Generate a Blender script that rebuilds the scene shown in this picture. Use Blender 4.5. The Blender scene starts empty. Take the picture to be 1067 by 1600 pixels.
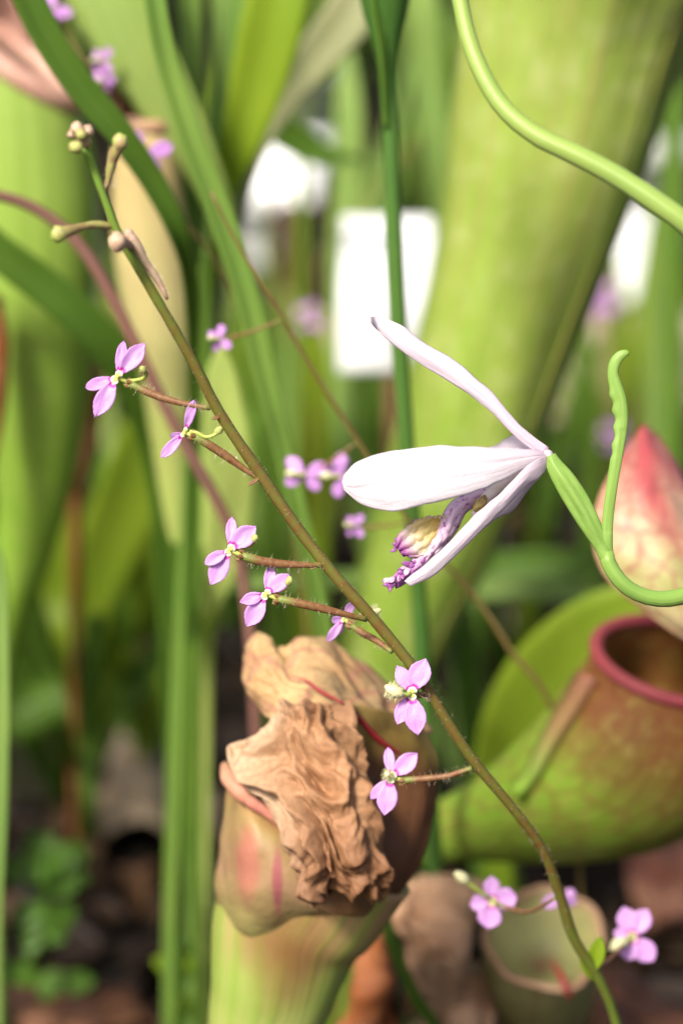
import bpy, math, random
from mathutils import Vector, noise, Matrix
R = math.radians
random.seed(7)
scn = bpy.context.scene
col = scn.collection
# ------------------------------------------------------------------ camera
H, PITCH, F = 0.25, R(18), 4000.0          # camera height (m), tilt down, focal length in photo pixels
FOCUS = 0.300
cam = bpy.data.cameras.new('camera')
cam.sensor_fit = 'VERTICAL'; cam.sensor_height = 24.0; cam.lens = 24.0 * F / 1600.0
cam.clip_start = 0.02; cam.clip_end = 200
cam.dof.use_dof = True; cam.dof.focus_distance = FOCUS; cam.dof.aperture_fstop = 60.0 / 6.6
co = bpy.data.objects.new('camera', cam); col.objects.link(co)
co.location = (0, 0, H); co.rotation_euler = (R(90) - PITCH, 0, 0)
scn.camera = co
# ------------------------------------------------------------------ world, sun, exposure
SUN_EL, SUN_AZ = R(45), R(210)             # azimuth measured clockwise from +Y
w = bpy.data.worlds.new('World'); scn.world = w; w.use_nodes = True
nt = w.node_tree; bg = nt.nodes['Background']; bg.inputs[1].default_value = 0.13
sky = nt.nodes.new('ShaderNodeTexSky'); sky.sky_type = 'NISHITA'; sky.sun_disc = False
sky.sun_elevation = SUN_EL; sky.sun_rotation = SUN_AZ; sky.dust_density = 4.0; sky.ozone_density = 0.3; sky.air_density = 0.6
nt.links.new(sky.outputs[0], bg.inputs[0])
sl = bpy.data.lights.new('sun', 'SUN'); sl.energy = 4.3; sl.angle = R(11.0); sl.color = (1, .935, .81)
so = bpy.data.objects.new('sun', sl); col.objects.link(so)
sd = Vector((math.sin(SUN_AZ) * math.cos(SUN_EL), math.cos(SUN_AZ) * math.cos(SUN_EL), math.sin(SUN_EL)))
so.rotation_euler = sd.to_track_quat('Z', 'Y').to_euler(); so.location = sd * 3
scn.view_settings.view_transform = 'Standard'; scn.view_settings.look = 'None'
scn.view_settings.gamma = 1; scn.view_settings.use_curve_mapping = False
scn.view_settings.exposure = 0.66
cy = scn.cycles
cy.use_denoising = True; cy.max_bounces = 8; cy.diffuse_bounces = 4; cy.transmission_bounces = 4
cy.caustics_reflective = False; cy.caustics_refractive = False

# ------------------------------------------------------------------ pixel helpers
CAM = Vector((0, 0, H))
FWD = Vector((0, math.cos(PITCH), -math.sin(PITCH))); UP = Vector((0, math.sin(PITCH), math.cos(PITCH))); RT = Vector((1, 0, 0))
def P(px, py, d): return CAM + FWD * d + RT * ((px - 533.5) / F * d) + UP * ((800 - py) / F * d)
def gpy(d): return 800 - ((d * math.sin(PITCH) - H) / math.cos(PITCH)) * F / d      # photo row of the ground at depth d
def G(px, d, z=0.0):
    p = P(px, gpy(d), d); p.z += z; return p
def M(wpx, d): return wpx * d / F
def g4(px, d, wd): return (px, gpy(d) + 20, d, wd)

def cr(p0, p1, p2, p3, t):
    return 0.5 * ((2 * p1) + (p2 - p0) * t + (2 * p0 - 5 * p1 + 4 * p2 - p3) * t * t + (3 * p1 - p0 - 3 * p2 + p3) * t ** 3)
def crs(pts, t):
    n = len(pts) - 1; f = min(max(t, 0), 1) * n; i = min(int(f), n - 1); f -= i
    a = pts[max(i - 1, 0)] if i > 0 else pts[0] * 2 - pts[1]
    b = pts[i + 2] if i + 2 <= n else pts[n] * 2 - pts[n - 1]
    return cr(a, pts[i], pts[i + 1], b, f)
def vec(*a): return Vector(a)
def path(pts, n):
    """pts: (px,py,d,w) -> n world points + widths in metres"""
    V4 = [Vector(p) for p in pts]; out, ws = [], []
    # spread samples by picture length
    L = [0]
    for a, b in zip(V4, V4[1:]): L.append(L[-1] + max((a.xy - b.xy).length, 1))
    for k in range(n):
        s = L[-1] * k / (n - 1); i = 0
        while i < len(V4) - 2 and L[i + 1] < s: i += 1
        f = (s - L[i]) / (L[i + 1] - L[i])
        q = crs(V4, (i + f) / (len(V4) - 1))
        out.append(P(q.x, q.y, q.z)); ws.append(max(M(q.w, q.z), 1e-5))
    return out, ws

# ------------------------------------------------------------------ object helpers
def mesh_obj(name, V, Fc, UV, mat, parent=None, base=None, smooth=True, solid=0, sub=0, kind=None):
    me = bpy.data.meshes.new(name)
    o0 = base if base is not None else (Vector(parent['_b']) if parent is not None and '_b' in parent else Vector((0, 0, 0)))
    me.from_pydata([tuple(v - o0) for v in V], [], Fc)
    if UV:
        l = me.uv_layers.new(name='UVMap')
        for poly in me.polygons:
            for li in poly.loop_indices: l.data[li].uv = UV[me.loops[li].vertex_index]
    if smooth:
        for p in me.polygons: p.use_smooth = True
    me.materials.append(mat); me.update()
    o = bpy.data.objects.new(name, me); col.objects.link(o)
    if parent is not None: o.parent = parent; o['_b'] = tuple(o0)
    else: o.location = o0; o['_b'] = tuple(o0)
    if sub:
        m = o.modifiers.new('subd', 'SUBSURF'); m.levels = sub; m.render_levels = sub
    if solid:
        m = o.modifiers.new('solid', 'SOLIDIFY'); m.thickness = solid; m.offset = 0
    if kind: o['kind'] = kind
    return o
def tag(o, label, cat, group=None, kind=None):
    o['label'] = label; o['category'] = cat
    if group: o['group'] = group
    if kind: o['kind'] = kind
    return o
def thing(name, label, cat, base, group=None):
    o = bpy.data.objects.new(name, None); col.objects.link(o); o.location = base; o['_b'] = tuple(base)
    o.empty_display_size = .01
    return tag(o, label, cat, group)
def grid(rows, closed=False):
    """rows: list of lists of Vector -> V,F,UV ; u along rows (length), v across"""
    n, m = len(rows), len(rows[0]); V = [p for r in rows for p in r]; Fc = []; UV = []
    for i in range(n):
        for j in range(m): UV.append((i / max(n - 1, 1), j / (m if closed else m - 1)))
    for i in range(n - 1):
        for j in range(m if closed else m - 1):
            j2 = (j + 1) % m
            Fc.append((i * m + j, i * m + j2, (i + 1) * m + j2, (i + 1) * m + j))
    return V, Fc, UV
def frames(pts, ref=None):
    out = []
    for i, p in enumerate(pts):
        t = (pts[min(i + 1, len(pts) - 1)] - pts[max(i - 1, 0)])
        t = t.normalized() if t.length > 1e-9 else Vector((0, 0, 1))
        r = ref if ref is not None else (p - CAM).normalized()
        s = t.cross(r)
        s = s.normalized() if s.length > 1e-6 else RT.copy()
        nn = s.cross(t).normalized()
        out.append((t, s, nn))
    return out
def tube_rows(pts, rad, m=10, flat=1.0, fn=None):
    rows = []
    for i, ((t, s, nn), p) in enumerate(zip(frames(pts), pts)):
        row = []
        for j in range(m):
            a = 2 * math.pi * j / m            # j=0 points away from the camera (seam)
            r = rad[i] * (fn(i / (len(pts) - 1), a) if fn else 1)
            row.append(p + nn * (math.cos(a) * r * flat) + s * (math.sin(a) * r))
        rows.append(row)
    return rows
def capped(rows):
    V, Fc, UV = grid(rows, True); m = len(rows[0])
    for k, r in ((0, rows[0]), (len(rows) - 1, rows[-1])):
        c = sum(r, Vector()) / m; V.append(c); UV.append((0 if k == 0 else 1, .5)); ci = len(V) - 1
        for j in range(m):
            a, b = k * m + j, k * m + (j + 1) % m
            Fc.append((b, a, ci) if k == 0 else (a, b, ci))
    return V, Fc, UV
def tube(name, pts, mat, parent=None, n=None, m=10, flat=1.0, fn=None, wig=0, kind=None, base=None):
    n = n or len(pts) * 6
    p, ws = path(pts, n)
    rad = [x / 2 for x in ws]
    if wig: rad = [r * (1 + wig * noise.noise(Vector((q * 900)))) for r, q in zip(rad, p)]
    return mesh_obj(name, *capped(tube_rows(p, rad, m, flat, fn)), mat, parent, base, kind=kind)
def wtube(name, wpts, rads, mat, parent, n=16, m=8, kind=None):
    """tube through world points"""
    pts = [crs(wpts, k / (n - 1)) for k in range(n)]
    rv = [Vector((r, 0, 0)) for r in rads]
    rad = [max(crs(rv, k / (n - 1)).x, 1e-5) for k in range(n)]
    return mesh_obj(name, *capped(tube_rows(pts, rad, m)), mat, parent, kind=kind)
def strap(name, pts, mat, parent=None, n=None, tw=0, keel=.15, thick=.0004, m=7, wave=0, tw2=None, seed=0, base=None):
    n = n or len(pts) * 7
    p, ws = path(pts, n); rows = []
    for i, ((t, s, nn), q) in enumerate(zip(frames(p), p)):
        f = i / (n - 1); a = R(tw + ((tw2 if tw2 is not None else tw) - tw) * f)
        S = s * math.cos(a) + nn * math.sin(a); N = nn * math.cos(a) - s * math.sin(a)
        row = []
        for j in range(m):
            x = j / (m - 1) * 2 - 1
            off = keel * (abs(x) ** 1.3 - .4)
            wv = wave * noise.noise(Vector((f * 9 + seed, x * .8, seed * 3.1)))
            row.append(q + S * (x * ws[i] / 2) - N * (off * ws[i] / 2) + N * (wv * ws[i]))
        rows.append(row)
    return mesh_obj(name, *grid(rows), mat, parent, base, solid=thick)
def sheet(name, cps, mat, parent=None, n=40, m=40, disp=None, thick=.0003, base=None, sub=0):
    """cps: grid of (px,py,d) control points"""
    C = [[Vector(c) for c in r] for r in cps]; rows = []
    for i in range(n):
        u = i / (n - 1); row = []
        for j in range(m):
            v = j / (m - 1)
            q = crs([crs(r, v) for r in C], u)
            row.append(P(q.x, q.y, q.z))
        rows.append(row)
    if disp:
        nr = []
        for i in range(n):
            row = []
            for j in range(m):
                du = rows[min(i + 1, n - 1)][j] - rows[max(i - 1, 0)][j]; dv = rows[i][min(j + 1, m - 1)] - rows[i][max(j - 1, 0)]
                nn = du.cross(dv); nn = nn.normalized() if nn.length > 1e-12 else Vector((0, -1, 0))
                if nn.dot(CAM - rows[i][j]) < 0: nn.negate()
                row.append(rows[i][j] + nn * disp(rows[i][j], i / (n - 1), j / (m - 1)))
            nr.append(row)
        rows = nr
    return mesh_obj(name, *grid(rows), mat, parent, base, solid=thick, sub=sub)
def edges_sheet(name, A, B, mat, parent, bulge=.0, dd=0.0, n=40, m=14, d=FOCUS, thick=.0003, disp=None, droop=0):
    """petal between two picture outlines A,B (px,py[,d]) ; bulge = height towards camera (m)"""
    A = [Vector((*a[:2], a[2] if len(a) > 2 else d)) for a in A]; B = [Vector((*b[:2], b[2] if len(b) > 2 else d)) for b in B]
    rows = []
    for i in range(n):
        u = i / (n - 1); a = crs(A, u); b = crs(B, u); row = []
        for j in range(m):
            v = j / (m - 1); q = a.lerp(b, v)
            p = P(q.x, q.y, q.z)
            h = bulge * 4 * v * (1 - v) * math.sin(math.pi * min(max(u, .03), .97)) ** .6
            ew = .00014 * noise.noise(Vector((u * 17, 3 + round(v), a.x * .01))) * (abs(v - .5) * 2) ** 4
            p = p + (CAM - p).normalized() * (h + (disp(u, v) if disp else 0)) + UP * ew
            row.append(p)
        rows.append(row)
    return mesh_obj(name, *grid(rows), mat, parent, solid=thick)
def blob(name, c, rx, ry, rz, mat, parent, lump=0, seg=12, rings=8, axis=None, kind=None):
    q = (axis.to_track_quat('Z', 'Y') if axis is not None else None); rows = []
    for i in range(rings + 1):
        th = math.pi * i / rings; row = []
        for j in range(seg):
            ph = 2 * math.pi * j / seg
            v = Vector((math.sin(th) * math.cos(ph), math.sin(th) * math.sin(ph), math.cos(th)))
            k = 1 + lump * noise.noise(v * 2.3 + c * 700)
            v = Vector((v.x * rx, v.y * ry, v.z * rz)) * k
            row.append(c + (q @ v if q else v))
        rows.append(row)
    return mesh_obj(name, *grid(rows, True), mat, parent, kind=kind)
def hairs(name, pts, rad, mat, parent, count, ln=.0006, seed=1):
    rnd = random.Random(seed); V = []; Fc = []
    fr = frames(pts)
    for _ in range(count):
        f = rnd.random() * (len(pts) - 1); i = min(int(f), len(pts) - 2); f -= i
        p = pts[i].lerp(pts[i + 1], f); t, s, nn = fr[i]; a = rnd.random() * 6.283
        dr = (s * math.cos(a) + nn * math.sin(a)); r = rad[i]
        L = ln * (.5 + rnd.random()); e = p + dr * (r + L) + t * (rnd.uniform(-.4, .4) * L)
        b = p + dr * r * .9; hw = 2.2e-5; x = dr.cross(t).normalized() * hw; k = len(V)
        V += [b - x, b + x, b + t * hw * 1.7, e]
        Fc += [(k, k + 1, k + 3), (k + 1, k + 2, k + 3), (k + 2, k, k + 3)]
        c = e; k = len(V); g = 4.2e-5                              # gland tip
        V += [c + Vector((g, 0, 0)), c - Vector((g, 0, 0)), c + Vector((0, g, 0)), c - Vector((0, g, 0)), c + Vector((0, 0, g)), c - Vector((0, 0, g))]
        for (a1, b1, c1) in ((0, 2, 4), (2, 1, 4), (1, 3, 4), (3, 0, 4), (2, 0, 5), (1, 2, 5), (3, 1, 5), (0, 3, 5)): Fc.append((k + a1, k + b1, k + c1))
    return mesh_obj(name, V, Fc, None, mat, parent, kind='stuff', smooth=False)

# ------------------------------------------------------------------ materials
class NT:
    def __init__(s, name):
        s.m = bpy.data.materials.new(name); s.m.use_nodes = True; s.t = s.m.node_tree; s.t.nodes.clear()
        s.out = s.n('ShaderNodeOutputMaterial')
    def n(s, ty, **kw):
        x = s.t.nodes.new(ty)
        for k, v in kw.items(): setattr(x, k, v)
        return x
    def put(s, sock, v):
        if hasattr(v, 'node'): s.t.links.new(v, sock)
        elif isinstance(v, (tuple, list)) and len(v) == 3 and sock.type == 'RGBA': sock.default_value = (*v, 1)
        else: sock.default_value = v
    def uv(s): return s.n('ShaderNodeTexCoord').outputs['UV']
    def ob(s): return s.n('ShaderNodeTexCoord').outputs['Object']
    def scale(s, v, sc):
        x = s.n('ShaderNodeMapping'); s.put(x.inputs[0], v); x.inputs['Scale'].default_value = sc; return x.outputs[0]
    def noise(s, v, sc, det=4, rough=.55, dist=0):
        x = s.n('ShaderNodeTexNoise'); s.put(x.inputs['Vector'], v); x.inputs['Scale'].default_value = sc
        x.inputs['Detail'].default_value = det; x.inputs['Roughness'].default_value = rough; x.inputs['Distortion'].default_value = dist
        return x.outputs[0]
    def ramp(s, f, stops, interp='LINEAR'):
        x = s.n('ShaderNodeValToRGB'); s.put(x.inputs[0], f); r = x.color_ramp; r.interpolation = interp
        while len(r.elements) < len(stops): r.elements.new(.5)
        for e, (p, c) in zip(r.elements, stops):
            e.position = p; e.color = (*c, 1) if isinstance(c, (tuple, list)) else (c, c, c, 1)
        return x.outputs[0]
    def mix(s, f, a, b, mode='MIX'):
        x = s.n('ShaderNodeMix', data_type='RGBA', blend_type=mode); s.put(x.inputs[0], f); s.put(x.inputs[6], a); s.put(x.inputs[7], b); return x.outputs[2]
    def math(s, op, a, b=0.0, c=None):
        x = s.n('ShaderNodeMath', operation=op); s.put(x.inputs[0], a); s.put(x.inputs[1], b)
        if c is not None: s.put(x.inputs[2], c)
        return x.outputs[0]
    def sep(s, v):
        x = s.n('ShaderNodeSeparateXYZ'); s.put(x.inputs[0], v); return x.outputs
    def bump(s, h, st, dist):
        x = s.n('ShaderNodeBump'); s.put(x.inputs['Height'], h); x.inputs['Strength'].default_value = st; x.inputs['Distance'].default_value = dist; return x.outputs[0]
    def done(s, colr, rough=.5, tr=0.0, trc=None, nrm=None, spec=.5, sheen=0, sss=0):
        b = s.n('ShaderNodeBsdfPrincipled'); s.put(b.inputs['Base Color'], colr); s.put(b.inputs['Roughness'], rough)
        b.inputs['Specular IOR Level'].default_value = spec
        if nrm is not None: s.put(b.inputs['Normal'], nrm)
        if sss:
            b.inputs['Subsurface Weight'].default_value = sss; b.inputs['Subsurface Radius'].default_value = (.001, .0008, .0006)
        o = b.outputs[0]
        if tr:
            t = s.n('ShaderNodeBsdfTranslucent'); s.put(t.inputs[0], trc if trc is not None else colr)
            if nrm is not None: s.put(t.inputs[1], nrm)
            x = s.n('ShaderNodeMixShader'); x.inputs[0].default_value = tr
            s.t.links.new(o, x.inputs[1]); s.t.links.new(t.outputs[0], x.inputs[2]); o = x.outputs[0]
        s.t.links.new(o, s.out.inputs[0]); return s.m

def leaf_mat(name, c1, c2, streak=(3, 40, 1), tr=.3, rough=.42, blot=(0.0, (0, 0, 0)), along=None, spec=.22, bump=.2):
    """green blade: lengthwise streaks from c1 to c2, optional blotches and a ramp along the length"""
    k = NT(name); uv = k.uv()
    s = k.noise(k.scale(uv, streak), 1.0, 3)
    c = k.mix(k.ramp(s, [(.32, 0.0), (.68, 1.0)]), c1, c2)
    big = k.noise(k.ob(), 60, 3)
    c = k.mix(k.ramp(big, [(.35, 0.0), (.7, .45)]), c, (c2[0] * 1.25, c2[1] * 1.1, c2[2]))
    if along:
        u = k.sep(uv)[0]
        c = k.mix(k.ramp(u, [(p, f) for p, f, _ in along]), c, k.ramp(u, [(p, q) for p, _, q in along]))
    if blot[0]:
        b = k.noise(k.ob(), 220, 5, .65)
        c = k.mix(k.ramp(b, [(.62 - blot[0] * .2, 0.0), (.72, blot[0])]), c, blot[1])
    h = k.noise(k.scale(uv, (streak[0] * 2, streak[1] * 2, 1)), 1.0, 4)
    trc = k.mix(1.0, c, (1.25, 1.25, .55), 'MULTIPLY')
    return k.done(c, rough, tr, trc, k.bump(h, bump, .0004), spec)

m_strap = leaf_mat('strap_green', (.085, .185, .018), (.14, .255, .04), tr=.32)
m_strap_m = leaf_mat('strap_mid_green', (.12, .235, .035), (.18, .3, .06), tr=.32)
m_strap_d = leaf_mat('strap_dark_green', (.045, .11, .01), (.08, .16, .02), tr=.25)
m_strap_l = leaf_mat('strap_pale_green', (.2, .34, .075), (.28, .42, .12), tr=.38)
m_strap_y = leaf_mat('strap_lime_green', (.19, .31, .012), (.26, .38, .03), tr=.45)
m_olive = leaf_mat('strap_olive_grey', (.17, .2, .09), (.26, .28, .15), tr=.15)
m_pale_leaf = leaf_mat('pale_leaf', (.24, .36, .08), (.33, .44, .13), tr=.4)
m_lance = leaf_mat('lance_leaf', (.4, .52, .13), (.48, .58, .19), tr=.45)
m_orchid_g = leaf_mat('orchid_green', (.15, .28, .05), (.21, .34, .08), streak=(6, 10, 1), tr=.1, rough=.38)
m_stem_h = leaf_mat('smooth_stem_green', (.17, .28, .05), (.26, .36, .09), streak=(5, 9, 1), tr=.05, rough=.45, spec=.35)
m_mauve = leaf_mat('mauve_stem', (.13, .06, .05), (.2, .105, .085), streak=(9, 5, 1), tr=.03, rough=.45)
m_bgreen = leaf_mat('broad_leaf_green', (.15, .24, .012), (.22, .32, .03), tr=.42)
m_herb = leaf_mat('herb_green', (.045, .115, .012), (.085, .18, .025), streak=(4, 6, 1), tr=.3)

def scape_mat():
    k = NT('scape_stem'); u = k.sep(k.uv())[0]; o = k.ob()
    n = k.noise(o, 900, 4, .6); b = k.noise(o, 90, 2)
    c = k.mix(k.ramp(n, [(.38, 0.0), (.64, 1.0)]), (.11, .105, .018), (.14, .05, .018))
    c = k.mix(k.ramp(b, [(.42, 0.0), (.68, .5)]), c, (.12, .13, .02))
    f = k.ramp(u, [(0, 1.0), (.06, .75), (.16, 0.0), (.6, 0.1), (.76, .9), (1, 1.0)])
    c = k.mix(f, c, (.13, .24, .03))
    return k.done(c, .5, 0, None, k.bump(n, .3, .0002), .35)
m_scape = scape_mat()
def pedicel_mat():
    k = NT('red_brown_pedicel'); u = k.sep(k.uv())[0]; o = k.ob()
    n = k.noise(o, 1600, 4, .6)
    c = k.mix(k.ramp(n, [(.35, 0.0), (.65, 1.0)]), (.14, .052, .022), (.2, .11, .04))
    c = k.mix(k.ramp(u, [(0, 1.0), (.08, .4), (.2, 0.0), (.78, 0.0), (.92, .85), (1, .9)]), c, (.15, .2, .04))
    return k.done(c, .5, 0, None, k.bump(n, .5, .0002), .4)
m_ped = pedicel_mat()
m_hair = NT('gland_hair').done((.62, .5, .4), .3, .3)
def trig_petal():
    k = NT('lilac_petal'); x = k.sep(k.uv()); u, v = x[0], x[1]
    vv = k.math('MULTIPLY', k.math('POWER', k.math('ABSOLUTE', k.math('SUBTRACT', v, .5)), 2.0), .32)
    uu = k.math('ADD', u, vv)
    n = k.noise(k.ob(), 5200, 2); st = k.noise(k.scale(k.uv(), (2, 26, 1)), 1.0, 3)
    pink = k.mix(k.ramp(st, [(.3, 0.0), (.75, 1.0)]), (.58, .28, .68), (.73, .45, .79))
    pink = k.mix(k.ramp(u, [(.2, .35), (.6, 0.0), (1, .25)]), pink, (.68, .36, .75))
    c = k.mix(k.ramp(uu, [(0, 1.0), (.115, 1.0), (.145, 0.0)]), pink, (.85, .87, .55))
    c = k.mix(k.ramp(uu, [(.11, 0.0), (.14, 1.0), (.185, 1.0), (.23, 0.0)]), c, (.55, .035, .42))
    return k.done(c, .45, .35, None, k.bump(n, .5, .00012), .45)
m_tp = trig_petal()
m_throat = NT('yellow_green_throat').done((.62, .66, .16), .4, .3)
m_throat2 = NT('throat_white').done((.82, .84, .66), .4, .3)
m_column = NT('column_green').done((.42, .5, .1), .4, .2)
m_anther_g = NT('green_anther').done((.42, .46, .14), .6, .2)
m_anther = NT('pale_anther').done((.68, .66, .38), .6, .2)
def bud_mat(name, a, b):
    k = NT(name); n = k.noise(k.ob(), 900, 4); c = k.mix(k.ramp(n, [(.38, 0.0), (.62, 1.0)]), a, b)
    return k.done(c, .5, .1, None, k.bump(n, .4, .0002))
m_budp = bud_mat('pinkish_bud', (.45, .27, .2), (.5, .38, .25)); m_budg = bud_mat('green_bud', (.36, .45, .1), (.42, .3, .15))
m_budb = bud_mat('brown_bud', (.28, .16, .08), (.33, .34, .1))
def bg_petal():
    k = NT('background_petal'); n = k.noise(k.ob(), 500, 2)
    return k.done(k.mix(n, (.5, .2, .62), (.68, .38, .76)), .5, .35)
m_bgp = bg_petal()

def orchid_petal(name, a, b, vein, vs=.25, tr=.3):
    k = NT(name); uv = k.uv(); n = k.noise(k.ob(), 2600, 3, .6)
    st = k.noise(k.scale(uv, (1.2, 22, 1)), 1.0, 4, .55, .4); g = k.noise(k.ob(), 120, 3)
    c = k.mix(k.ramp(g, [(.35, 0.0), (.7, 1.0)]), a, b)
    c = k.mix(k.ramp(st, [(.52, 0.0), (.72, vs)]), c, vein)
    u = k.sep(uv)[0]
    c = k.mix(k.ramp(u, [(0, .7), (.1, .3), (.3, 0.0)]), c, (.74, .54, .68))
    h = k.math('ADD', k.math('MULTIPLY', n, 1.0), k.math('MULTIPLY', st, .8))
    return k.done(c, .42, tr, None, k.bump(h, .35, .0003), .4)
m_op = orchid_petal('orchid_white_petal', (.73, .67, .72), (.79, .74, .78), (.62, .52, .61), .4, .45)
m_os = orchid_petal('orchid_sepal', (.72, .63, .71), (.78, .71, .77), (.58, .43, .58), .5, .45)
def lip_mat():
    k = NT('lip_purple_streaked'); uv = k.uv(); x = k.sep(uv); u = x[0]
    n = k.noise(k.scale(uv, (26, 5, 1)), 1.0, 4, .6, .8); st = k.noise(k.scale(uv, (2, 16, 1)), 1.0, 3)
    c = k.mix(k.ramp(st, [(.4, 0.0), (.7, .8)]), (.8, .62, .75), (.6, .34, .6))
    c = k.mix(k.ramp(n, [(.57, 0.0), (.64, .85)]), c, (.3, .04, .32))
    c = k.mix(k.ramp(u, [(.7, 0.0), (.86, .8)]), c, (.36, .07, .38))
    return k.done(c, .4, .2, None, k.bump(st, .4, .0003), .5)
m_lip = lip_mat()
def crest_mat():
    k = NT('lip_crest_yellow'); uv = k.uv(); u = k.sep(uv)[0]; n = k.noise(k.scale(uv, (4, 30, 1)), 1.0, 3)
    c = k.ramp(u, [(0, (.84, .66, .16)), (.35, (.86, .74, .36)), (.6, (.86, .77, .62)), (.8, (.66, .36, .6)), (.92, (.42, .1, .42)), (1, (.3, .04, .32))])
    c = k.mix(k.ramp(n, [(.5, 0.0), (.8, .3)]), c, (.74, .56, .42))
    return k.done(c, .45, .55, None, k.bump(n, .3, .0002))
m_crest = crest_mat(); m_purple = NT('fringe_purple').done((.33, .1, .34), .45, .3)
m_colmn = bud_mat('orchid_column', (.72, .66, .55), (.8, .72, .7)); m_antr = bud_mat('orchid_anther_cap', (.35, .24, .08), (.6, .5, .15))

def pitcher_mat(name, stops, streak_c, sf=.5, blot_c=None, bf=.5, vein_c=None, vf=.6, vs=(6, 14), tr=.12, rough=.4, bscale=300, bump=.25, hstripe=None):
    """pitcher wall: colour ramp along the length, lengthwise streaks, blotches, net veins"""
    k = NT(name); uv = k.uv(); u = k.sep(uv)[0]; o = k.ob()
    wob = k.noise(o, 45, 3)
    uu = k.math('ADD', u, k.math('MULTIPLY', k.math('SUBTRACT', wob, .5), .16))
    c = k.ramp(uu, stops)
    st = k.noise(k.scale(uv, (1.6, 34, 1)), 1.0, 4, .6, .15)
    c = k.mix(k.ramp(st, [(.48, 0.0), (.7, sf)]), c, streak_c)
    bl = k.noise(o, bscale, 5, .6)
    if blot_c: c = k.mix(k.ramp(bl, [(.5, 0.0), (.66, bf)]), c, blot_c)
    if vein_c:
        dv = k.n('ShaderNodeTexNoise'); k.put(dv.inputs['Vector'], uv); dv.inputs['Scale'].default_value = 7
        mm = k.n('ShaderNodeMix', data_type='VECTOR'); mm.inputs[0].default_value = .05; k.put(mm.inputs[4], uv); k.put(mm.inputs[5], dv.outputs[1])
        vo = k.n('ShaderNodeTexVoronoi', feature='DISTANCE_TO_EDGE'); k.put(vo.inputs['Vector'], k.scale(mm.outputs[1], (vs[0], vs[1], 1))); vo.inputs['Scale'].default_value = 1
        c = k.mix(k.ramp(vo.outputs[0], [(.0, vf), (.05, vf * .7), (.14, 0.0)]), c, vein_c)
    h = k.math('ADD', k.math('MULTIPLY', bl, .6), st)
    return k.done(c, rough, tr, k.mix(1.0, c, (1.2, 1.2, .6), 'MULTIPLY'), k.bump(h, bump, .001), .35)
m_big = pitcher_mat('tall_pitcher_wall', [(0, (.28, .36, .075)), (.3, (.26, .36, .06)), (.6, (.21, .33, .04)), (1, (.17, .28, .03))], (.33, .27, .095), .55, (.38, .43, .15), .6, (.2, .3, .04), .35, (9, 20), bump=.7, bscale=170)
m_seam = leaf_mat('reddish_seam', (.24, .2, .055), (.2, .24, .045), tr=0)
m_left = pitcher_mat('left_pitcher_wall', [(0, (.28, .4, .08)), (.5, (.22, .37, .04)), (1, (.15, .28, .03))], (.13, .23, .02), .4, (.32, .43, .1), .3)
m_cream = pitcher_mat('cream_pitcher_wall', [(0, (.5, .36, .17)), (.2, (.52, .46, .2)), (.36, (.42, .5, .13)), (.55, (.36, .48, .11)), (1, (.28, .4, .09))], (.33, .38, .12), .4, (.44, .36, .18), .4)
m_rpit = pitcher_mat('red_green_pitcher_wall', [(0, (.25, .42, .05)), (.52, (.24, .42, .04)), (.68, (.22, .34, .035)), (.79, (.24, .2, .04)), (.88, (.23, .1, .03)), (1, (.25, .09, .035))], (.22, .28, .04), .35, (.36, .28, .08), .6, (.2, .05, .03), .4, (12, 30), bscale=520, tr=.3)
m_rin = pitcher_mat('orange_brown_inside', [(0, (.42, .2, .06)), (.4, (.4, .2, .05)), (1, (.3, .22, .05))], (.3, .08, .03), .5, (.45, .3, .1), .4, (.3, .06, .03), .5, (5, 20), tr=.35)
m_rimr = pitcher_mat('dark_red_lip', [(0, (.17, .018, .028)), (.5, (.22, .035, .042)), (1, (.17, .016, .03))], (.3, .09, .08), .4, tr=.02, rough=.6)
def hood_mat():
    k = NT('veined_hood'); uv = k.uv(); x = k.sep(uv); u = x[0]
    base = k.ramp(u, [(0, (.28, .045, .055)), (.14, (.4, .11, .11)), (.28, (.46, .25, .18)), (.45, (.47, .34, .2)), (.62, (.4, .4, .14)), (.8, (.45, .37, .19)), (1, (.5, .33, .22))])
    n = k.noise(uv, 4, 4); base = k.mix(k.ramp(n, [(.45, 0.0), (.7, .6)]), base, (.54, .42, .26))
    # red midline
    v = x[1]; d = k.math('ABSOLUTE', k.math('SUBTRACT', v, k.math('ADD', .32, k.math('MULTIPLY', u, .62))))
    band = k.math('MULTIPLY', k.ramp(d, [(.04, 1.0), (.17, 0.0)]), k.ramp(u, [(.3, 1.0), (.58, 0.0)]))
    base = k.mix(k.math('MULTIPLY', band, .85), base, (.45, .07, .09))
    dv = k.n('ShaderNodeTexNoise'); k.put(dv.inputs['Vector'], uv); dv.inputs['Scale'].default_value = 5
    mm = k.n('ShaderNodeMix', data_type='VECTOR'); mm.inputs[0].default_value = .14; k.put(mm.inputs[4], uv); k.put(mm.inputs[5], dv.outputs[1])
    vo = k.n('ShaderNodeTexVoronoi', feature='DISTANCE_TO_EDGE'); k.put(vo.inputs['Vector'], k.scale(mm.outputs[1], (12, 6, 1))); vo.inputs['Scale'].default_value = 1
    c = k.mix(k.ramp(vo.outputs[0], [(0, .8), (.03, .5), (.08, 0.0)]), base, (.34, .09, .08))
    c = k.mix(k.ramp(v, [(.0, .7), (.07, 0.0)]), c, (.62, .33, .2))
    return k.done(c, .42, .25, None, k.bump(k.noise(uv, 14, 4), .2, .0006), .35)
m_hood = hood_mat()
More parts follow.
